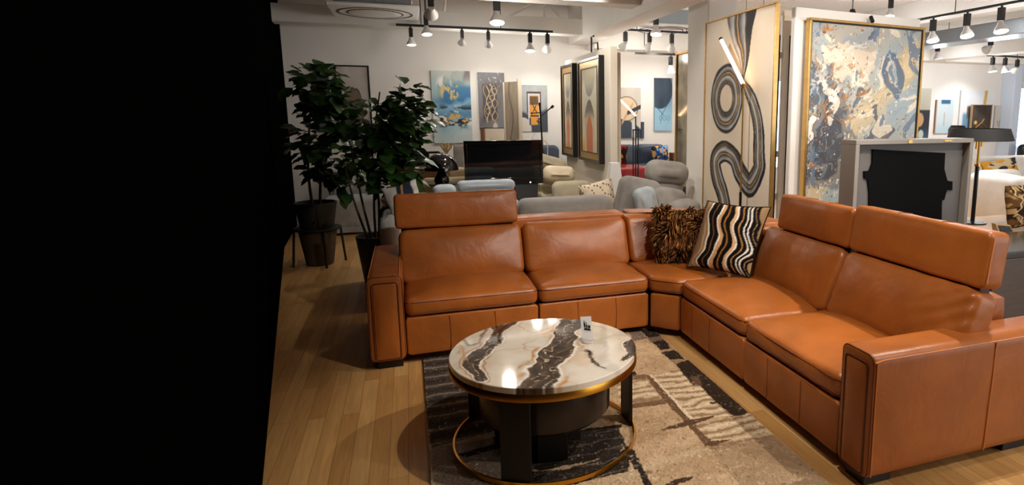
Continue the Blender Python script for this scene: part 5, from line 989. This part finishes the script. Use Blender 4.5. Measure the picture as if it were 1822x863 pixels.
def far3(u, v):
    c = pal(fbm(u*2, v*2, 3, 3), [(0, (206, 214, 220)), (1, (232, 232, 232))]); c = over(c, smooth(.05, .03, np.abs(u-.72-.1*(v-.8)))*smooth(.45, .5, v), (206, 160, 84)); c = over(c, smooth(.16, .1, np.abs(u-.22))*smooth(.05, .1, v)*smooth(.6, .5, v)*.7, (64, 120, 160)); return over(c, smooth(.06, .03, np.abs(u-.25))*smooth(.4, .5, v)*smooth(.72, .65, v), (110, 100, 84))
wall_art('wide white canvas with gold drips behind the black drum lamp', 1711, 1763, 160.5, 250, far3, 60, 80)
wall_art('dark brown abstract canvas set against the white canvas with gold drips', 1731, 1760, 187, 240, lambda u, v: over(np.full(u.shape+(3,), (52, 42, 36.))+((fbm(u*3+v, v*2, 5, 3)-.5)*60)[..., None], smooth(.12, .04, np.hypot(u-.22, (v-.42)*1.3)), (226, 180, 90)), 30, 50, Y=9.86, frame='tanwood', fw=.012)
wall_art('small grey sketch canvas nearest the far bright window', 1772, 1790, 187.5, 245, lambda u, v: over(over(np.full(u.shape+(3,), (196, 192, 184.)), smooth(.10, .06, np.abs(u-.5-.25*(v-.6)))*smooth(.38, .45, v)*smooth(.9, .82, v), (84, 82, 80)), smooth(.03, .01, np.abs(np.hypot(u-.5, (v-.5)*1.5)-.25))*smooth(.55, .5, v), (90, 88, 86)), 30, 50)
# white seating on the right
t = thing('sofa', 'white sofa with rolled seat under the far pictures, right of the drum lamp pole', 'sofa', (9.0, 7.3, 0))
blk(t, 'base', 7.95, 10.2, 6.95, 7.8, .06, .34, 'white_fab'); up(t, 'backrest', 8.0, 10.2, .3, .90, 7.5, .26, 'white_fab', .08); blk(t, 'seat_cushion', 7.94, 8.5, 6.88, 7.4, .33, .55, 'cream', .1, .02); blk(t, 'seat_cushion', 8.52, 10.1, 6.88, 7.4, .33, .55, 'cream', .1, .02); feet(t, ((8.05, 7.05), (10.1, 7.05), (8.05, 7.7), (10.1, 7.7)))
t = thing('throw_pillow', 'large yellow and black patterned pillow on the white sofa', 'pillow', (8.8, 7.2, .55))
def yel(u, v):
    n_ = fbm(u*4, v*4, 21, 4); c = np.full(u.shape+(3,), (222, 200, 160.)); c = over(c, smooth(.44, .5, n_), (226, 158, 52)); c = over(c, smooth(.56, .6, fbm(u*5, v*5, 22, 4)), (50, 54, 62)); return over(c, smooth(.16, .10, np.hypot(u-.45, v-.55)), (44, 48, 56))
pillow(pillow_fn((8.82, 7.2, .72), (1, 0, .1), (-.1, .3, .95), (0, -1, .2), .74, .33, .16), M['textile'], 'cover', t, yel, n=44)
t = thing('throw_pillow', 'cream pillow left of the yellow patterned pillow on the white sofa', 'pillow', (8.38, 7.3, .55))
pillow(pillow_fn((8.36, 7.30, .74), (1, 0, 0), (0, .25, .97), (0, -1, .2), .36, .36, .14), M['cream'], 'cover', t, None, n=24)
t = thing('armchair', 'white armchair with high rounded arm at the right edge, behind the leopard pillow', 'armchair', (7.5, 5.7, 0))
blk(t, 'arm', 6.84, 7.06, 5.3, 6.1, .1, .85, 'white_fab', .10, .02); blk(t, 'seat', 7.06, 7.8, 5.3, 6.1, .1, .48, 'white_fab', .06); up(t, 'backrest', 7.06, 7.8, .3, .86, 6.0, .2, 'white_fab', .08); blk(t, 'arm', 7.8, 8.02, 5.3, 6.1, .1, .80, 'white_fab', .1, .02); feet(t, ((6.94, 5.4), (7.92, 5.4), (6.94, 6.0), (7.92, 6.0)), .11)
t = thing('ottoman', 'white square ottoman on the floor behind the drum lamp pole', 'ottoman', (7.5, 6.5, 0))
blk(t, 'body', 7.16, 7.72, 6.35, 6.85, .04, .42, 'white_fab', .04, .015); blk(t, 'lid', 7.15, 7.73, 6.34, 6.86, .39, .45, 'cream', .02, .015); feet(t, ((7.24, 6.42), (7.64, 6.42), (7.24, 6.78), (7.64, 6.78)), .05)
t = thing('bench', 'low dark wooden bench on the floor beyond the oak table at right', 'bench', (5.95, 5.05, 0))
MB().box(5.55, 6.4, 4.9, 5.2, .36, .42).build('top', M['darkwood'], t, bevel=.005); [MB().box(x-.03, x+.03, y-.03, y+.03, 0, .36).build('leg', M['darkwood'], t) for x in (5.62, 6.33) for y in (4.95, 5.15)]
t = thing('speaker', 'small black speaker on a white stand left of the drum shade', 'speaker', (9.0, 8.0, 0))
MB().lathe([(0, 1.08), (.10, 1.08), (.15, 1.18), (.15, 1.33), (.11, 1.40), (0, 1.40)], (9.05, 8.3, 0), 24).build('body', M['black'], t); MB().box(8.95, 9.15, 8.2, 8.4, 0, 1.08).build('stand', M['white'], t, bevel=.004)
t = thing('armchair', 'black armchair in front of the bright window at far right', 'armchair', (12.4, 9.2, 0))
up(t, 'backrest', 12.0, 12.9, .3, .98, 9.3, .2, 'black', .08); blk(t, 'seat', 12.0, 12.9, 8.7, 9.3, .12, .5, 'black', .06); feet(t, ((12.1, 8.8), (12.8, 8.8), (12.1, 9.35), (12.8, 9.35)), .13)

# ================================================================== CEILING FITTINGS AND LIGHT
def cassette(label, x, y, w, d, z):
    t = thing('ceiling_cassette_unit', label, 'air conditioner', (x, y, z))
    MB().box(x-w*.42, x+w*.42, y-d*.42, y+d*.42, z+.05, HC).build('housing', M['duct'], t, bevel=.008); MB().box(x-w/2, x+w/2, y-d/2, y+d/2, z, z+.05).build('face_panel', M['white'], t, bevel=.02)
    b = MB(); b.lathe([(w*.40, z-.004), (w*.43, z-.004), (w*.43, z+.002), (w*.40, z+.002), (w*.40, z-.004)], (x, y, 0), 48); b.build('outer_vent', M['vent'], t); b = MB(); b.lathe([(0, z-.016), (w*.24, z-.016), (w*.30, z-.006), (w*.30, z+.001), (0, z+.001)], (x, y, 0), 40); b.build('centre_plate', M['white'], t); b = MB(); b.lathe([(w*.30, z-.006), (w*.32, z-.006), (w*.32, z+.002), (w*.30, z+.002), (w*.30, z-.006)], (x, y, 0), 40); b.build('inner_vent', M['vent'], t)
cassette('ceiling air conditioning cassette above the dim ink blot picture', -.30, 8.35, 1.0, .9, 2.80)
cassette('ceiling air conditioning cassette beyond the girder near the white pillar', 3.75, 9.0, .95, .8, 2.86)
MB_ = MB
def track(label, a, b_, drop=None):
    t = thing('light_track', label, 'light track', a); a = Vector(a); b_ = Vector(b_); d = (b_-a).normalized(); s = d.cross(Vector((0, 0, 1)))*.018
    m = MB(); m.hexa([a-s, b_-s, b_+s, a+s], [p+Vector((0, 0, .03)) for p in (a-s, b_-s, b_+s, a+s)]); m.build('rail', M['black'], t)
    n = max(2, int((b_-a).length/1.1)+1); m = MB()
    for k in range(n):
        p = a.lerp(b_, (k+.3)/n); m.cyl(p+Vector((0, 0, .03)), (p.x, p.y, drop or HC), .006, n=6)
    m.build('hanger', M['black'] if drop is None else M['wire'], t); return t
track('black light track along the back wall over the blue and amber paintings', (-.08, 8.98, 2.745), (2.02, 8.98, 2.745))
track('black light track crossing above the television, nearest the camera on the left', (-.3, 7.2, 2.90), (1.6, 7.2, 2.90))
track('black light track beyond the girder left of the white pillar', (3.0, 8.8, 2.80), (4.6, 8.8, 2.80))
track('short black light track over the narrow light blue painting', (3.4, 9.3, 2.52), (4.4, 9.3, 2.52))
track('long black light track at upper right carrying three lit lamps', (6.8, 2.8, 2.885), (6.8, 7.2, 2.885))
track('second long black light track at right, below and beyond the first', (8.95, 3.0, 2.86), (8.95, 9.3, 2.86))
def spot(x, y, z, aim, label, power=0., on=True, size=1., ang=70, col=(1, .94, .87)):
    t = thing('track_spotlight', label, 'spotlight', (x, y, z-.36*size), group='track spotlights')
    MB().box(x-.028*size, x+.028*size, y-.028*size, y+.028*size, z-.15*size, z-.02).build('adapter', M['black'], t, bevel=.004); MB().cyl((x, y, z-.02), (x, y, z+.002), .014, n=10).build('stem', M['black'], t)
    d = (Vector(aim)-Vector((x, y, z-.2))).normalized(); rot = d.to_track_quat('Z', 'Y').to_matrix().to_4x4(); c = Vector((x, y, z-.17*size)); k = size
    m = MB(); m.lathe([(.0, -.01*k), (.028*k, -.01*k), (.034*k, .02*k), (.056*k, .055*k), (.068*k, .085*k), (.068*k, .10*k), (.058*k, .10*k), (.05*k, .065*k)], c, 24, rot); m.build('lamp_head', M['lampwhite'], t)
    m = MB(); m.lathe([(.0, .100*k), (.03*k, .096*k), (.057*k, .086*k), (.05*k, .066*k), (0, .066*k)], c, 20, rot); m.build('bulb', M['bulb' if on else 'bulb_off'], t)
    if power > 0:
        lamp(c+d*.13*k, aim, power, ang, col)
        if on: glow(c+d*.14*k, power*.42, col)
    return t
def lamp(p, aim, power, ang=70, col=(1, .94, .87), rad=.045, blend=.6):
    L = bpy.data.lights.new('spot_beam', 'SPOT'); L.energy = power; L.spot_size = math.radians(ang); L.spot_blend = blend; L.color = col; L.shadow_soft_size = rad
    o = bpy.data.objects.new('spot_beam', L); COL.objects.link(o); o.location = p; o.rotation_euler = (Vector(aim)-Vector(p)).to_track_quat('-Z', 'Y').to_euler(); return o

def glow(p, power, col):
    L = bpy.data.lights.new('lamp_spill', 'POINT'); L.energy = power; L.color = col; L.shadow_soft_size = .06
    o = bpy.data.objects.new('lamp_spill', L); COL.objects.link(o); o.location = p
W = .6
spot(.10, 8.98, 2.745, (.1, 8.6, 0), 'lit spotlight at the left end of the back wall track', 6*W, size=.9)
spot(.29, 8.70, 2.88, (.4, 8.0, 0), 'lit spotlight just right of the track end, above the fig plant', 4*W)
spot(.76, 8.98, 2.745, (.65, 9.95, 1.6), 'spotlight turned to the wall above the blue seascape painting', 12*W, size=.8)
spot(1.11, 8.98, 2.745, (1.25, 9.95, 1.7), 'spotlight turned to the wall above the calligraphic painting', 19*W, size=.85)
spot(1.69, 8.98, 2.745, (1.6, 8.4, 0), 'bright lit spotlight second from the right end of the back wall track', 33*W)
spot(1.94, 8.98, 2.745, (2.0, 9.95, 1.6), 'spotlight at right end of the back wall track, turned right', 28*W)
spot(.30, 7.2, 2.90, (.3, 9.5, 1.4), 'unlit looking spotlight cut by the top edge, left of the blue seascape', 6*W, on=False, size=1.1)
spot(.99, 7.2, 2.90, (.95, 6.4, 0), 'lit spotlight at the top edge above the television', 82*W, size=1.15)
spot(3.22, 8.0, 2.95, (3.0, 7.4, 0), 'lit spotlight high beside the girder, left of the pillar top', 85*W*.45, size=1.1)
spot(3.06, 8.8, 2.80, (2.7, 9.9, 1.5), 'spotlight at the left end of the short row under the far cassette', 44*W*.45)
spot(3.44, 8.8, 2.80, (3.4, 9.95, 1.6), 'lit spotlight second along the short row under the far cassette', 44*W*.45)
spot(3.80, 8.8, 2.80, (4.1, 9.95, 1.6), 'lit spotlight third along the short row under the far cassette', 44*W*.45)
spot(4.0, 9.3, 2.52, (4.1, 9.0, 0), 'lowest lit spotlight directly above the narrow light blue painting', 73*W*.45)
spot(6.8, 6.78, 2.885, (6.4, 6.0, 0), 'first lit spotlight on the upper right track, beside the splash painting', 66*W*1.15, size=1.15, col=(.97, .98, 1))
spot(6.8, 6.23, 2.885, (6.5, 5.4, 0), 'middle lit spotlight of three on the upper right track', 66*W*1.15, size=1.15, col=(.97, .98, 1))
spot(6.8, 5.74, 2.885, (6.5, 5.0, 0), 'lit spotlight nearest the right edge on the upper right track', 66*W*1.15, size=1.15, col=(.97, .98, 1))
spot(8.95, 8.78, 2.86, (9.4, 8.6, 0), 'lit spotlight on the lower right track, beside the splash painting corner', 54*W*1.15, size=1.1, col=(.97, .98, 1))
spot(8.95, 7.7, 2.86, (9.2, 9.9, 1.6), 'pale unlit spotlight on the lower right track near the right edge', 42*W*1.15, on=False, size=1.1, col=(.97, .98, 1))
spot(6.75, 7.55, 3.28, (6.2, 7.2, 0), 'faint lit spotlight peeking above the white screen top', 36*W*1.15, col=(.97, .98, 1))
spot(9.85, 8.4, 2.61, (9.8, 8.0, 0), 'left of two small lit spotlights above the far white canvas', 36*W*1.15, col=(.97, .98, 1))
spot(10.15, 8.4, 2.61, (10.4, 8.0, 0), 'right of two small lit spotlights above the far white canvas', 36*W*1.15, col=(.97, .98, 1))
spot(10.7, 8.6, 2.61, (10.8, 9.9, 1.5), 'small lit spotlight at far right edge by the bright window', 54*W*1.15, col=(.97, .98, 1))
track('short track holding the small spotlights above the far white canvas', (9.7, 8.4, 2.61), (10.95, 8.5, 2.61))
for i, (p, q) in enumerate((((.29, 8.7, 2.88), (.29, 8.7, HC)), ((3.22, 8.0, 2.95), (3.22, 8.0, HC)))):
    st('ceiling_drop_rod', MB().cyl(p, q, .008, n=8), M['black'])
# unseen spots without fixtures, added to brighten the sofa, paintings, casing and posts
K = 1.2
for p, aim, pw, an in (((1.5, 2.0, 3.0), (.95, 2.7, .4), 90, 60), ((2.6, 1.2, 3.0), (2.2, 2.3, .4), 190, 80), ((3.3, 2.4, 3.1), (2.2, 3.1, .5), 150, 80), ((2.6, 3.3, 3.1), (1.9, 4.0, .5), 130, 70),
                       ((1.9, 1.5, 3.0), (1.0, 4.5, .6), 130, 44), ((3.5, 2.9, 3.1), (3.9, 4.6, 1.7), 75, 75), ((4.6, 2.2, 3.1), (4.2, 3.6, .8), 120, 90), ((1.6, 5.3, 3.1), (1.6, 6.3, .5), 70, 90),
                       ((1.5, 6.2, 3.1), (2.2, 7.8, 1.5), 80, 70), ((7.5, 8.0, 3.0), (9, 10, 1.6), 50, 100), ((3.2, .2, 3.0), (2.4, 1.9, .3), 90, 70), ((.9, 1.7, 3.0), (2.5, 2.9, .8), 130, 50), ((1.0, 4.4, 3.0), (2.97, 5.3, 1.5), 110, 60), ((1.6, 3.4, 3.1), (4.0, 4.7, 1.6), 90, 55), ((2.95, 2.0, 3.1), (3.25, 4.9, 1.5), 60, 34)):
    lamp(p, aim, pw*K, an, (1, .92, .82), .025)
wd = bpy.data.worlds.new('showroom_world'); S.world = wd; wd.use_nodes = True
wd.node_tree.nodes['Background'].inputs['Color'].default_value = (.90, .95, 1, 1); wd.node_tree.nodes['Background'].inputs['Strength'].default_value = 2.4
S.view_settings.view_transform = 'Standard'; S.view_settings.look = 'None'; S.view_settings.gamma = 1.; S.view_settings.use_curve_mapping = False
S.view_settings.exposure = .2
S.cycles.use_denoising = True; S.cycles.max_bounces = 8; S.cycles.diffuse_bounces = 4; S.cycles.sample_clamp_indirect = 8.
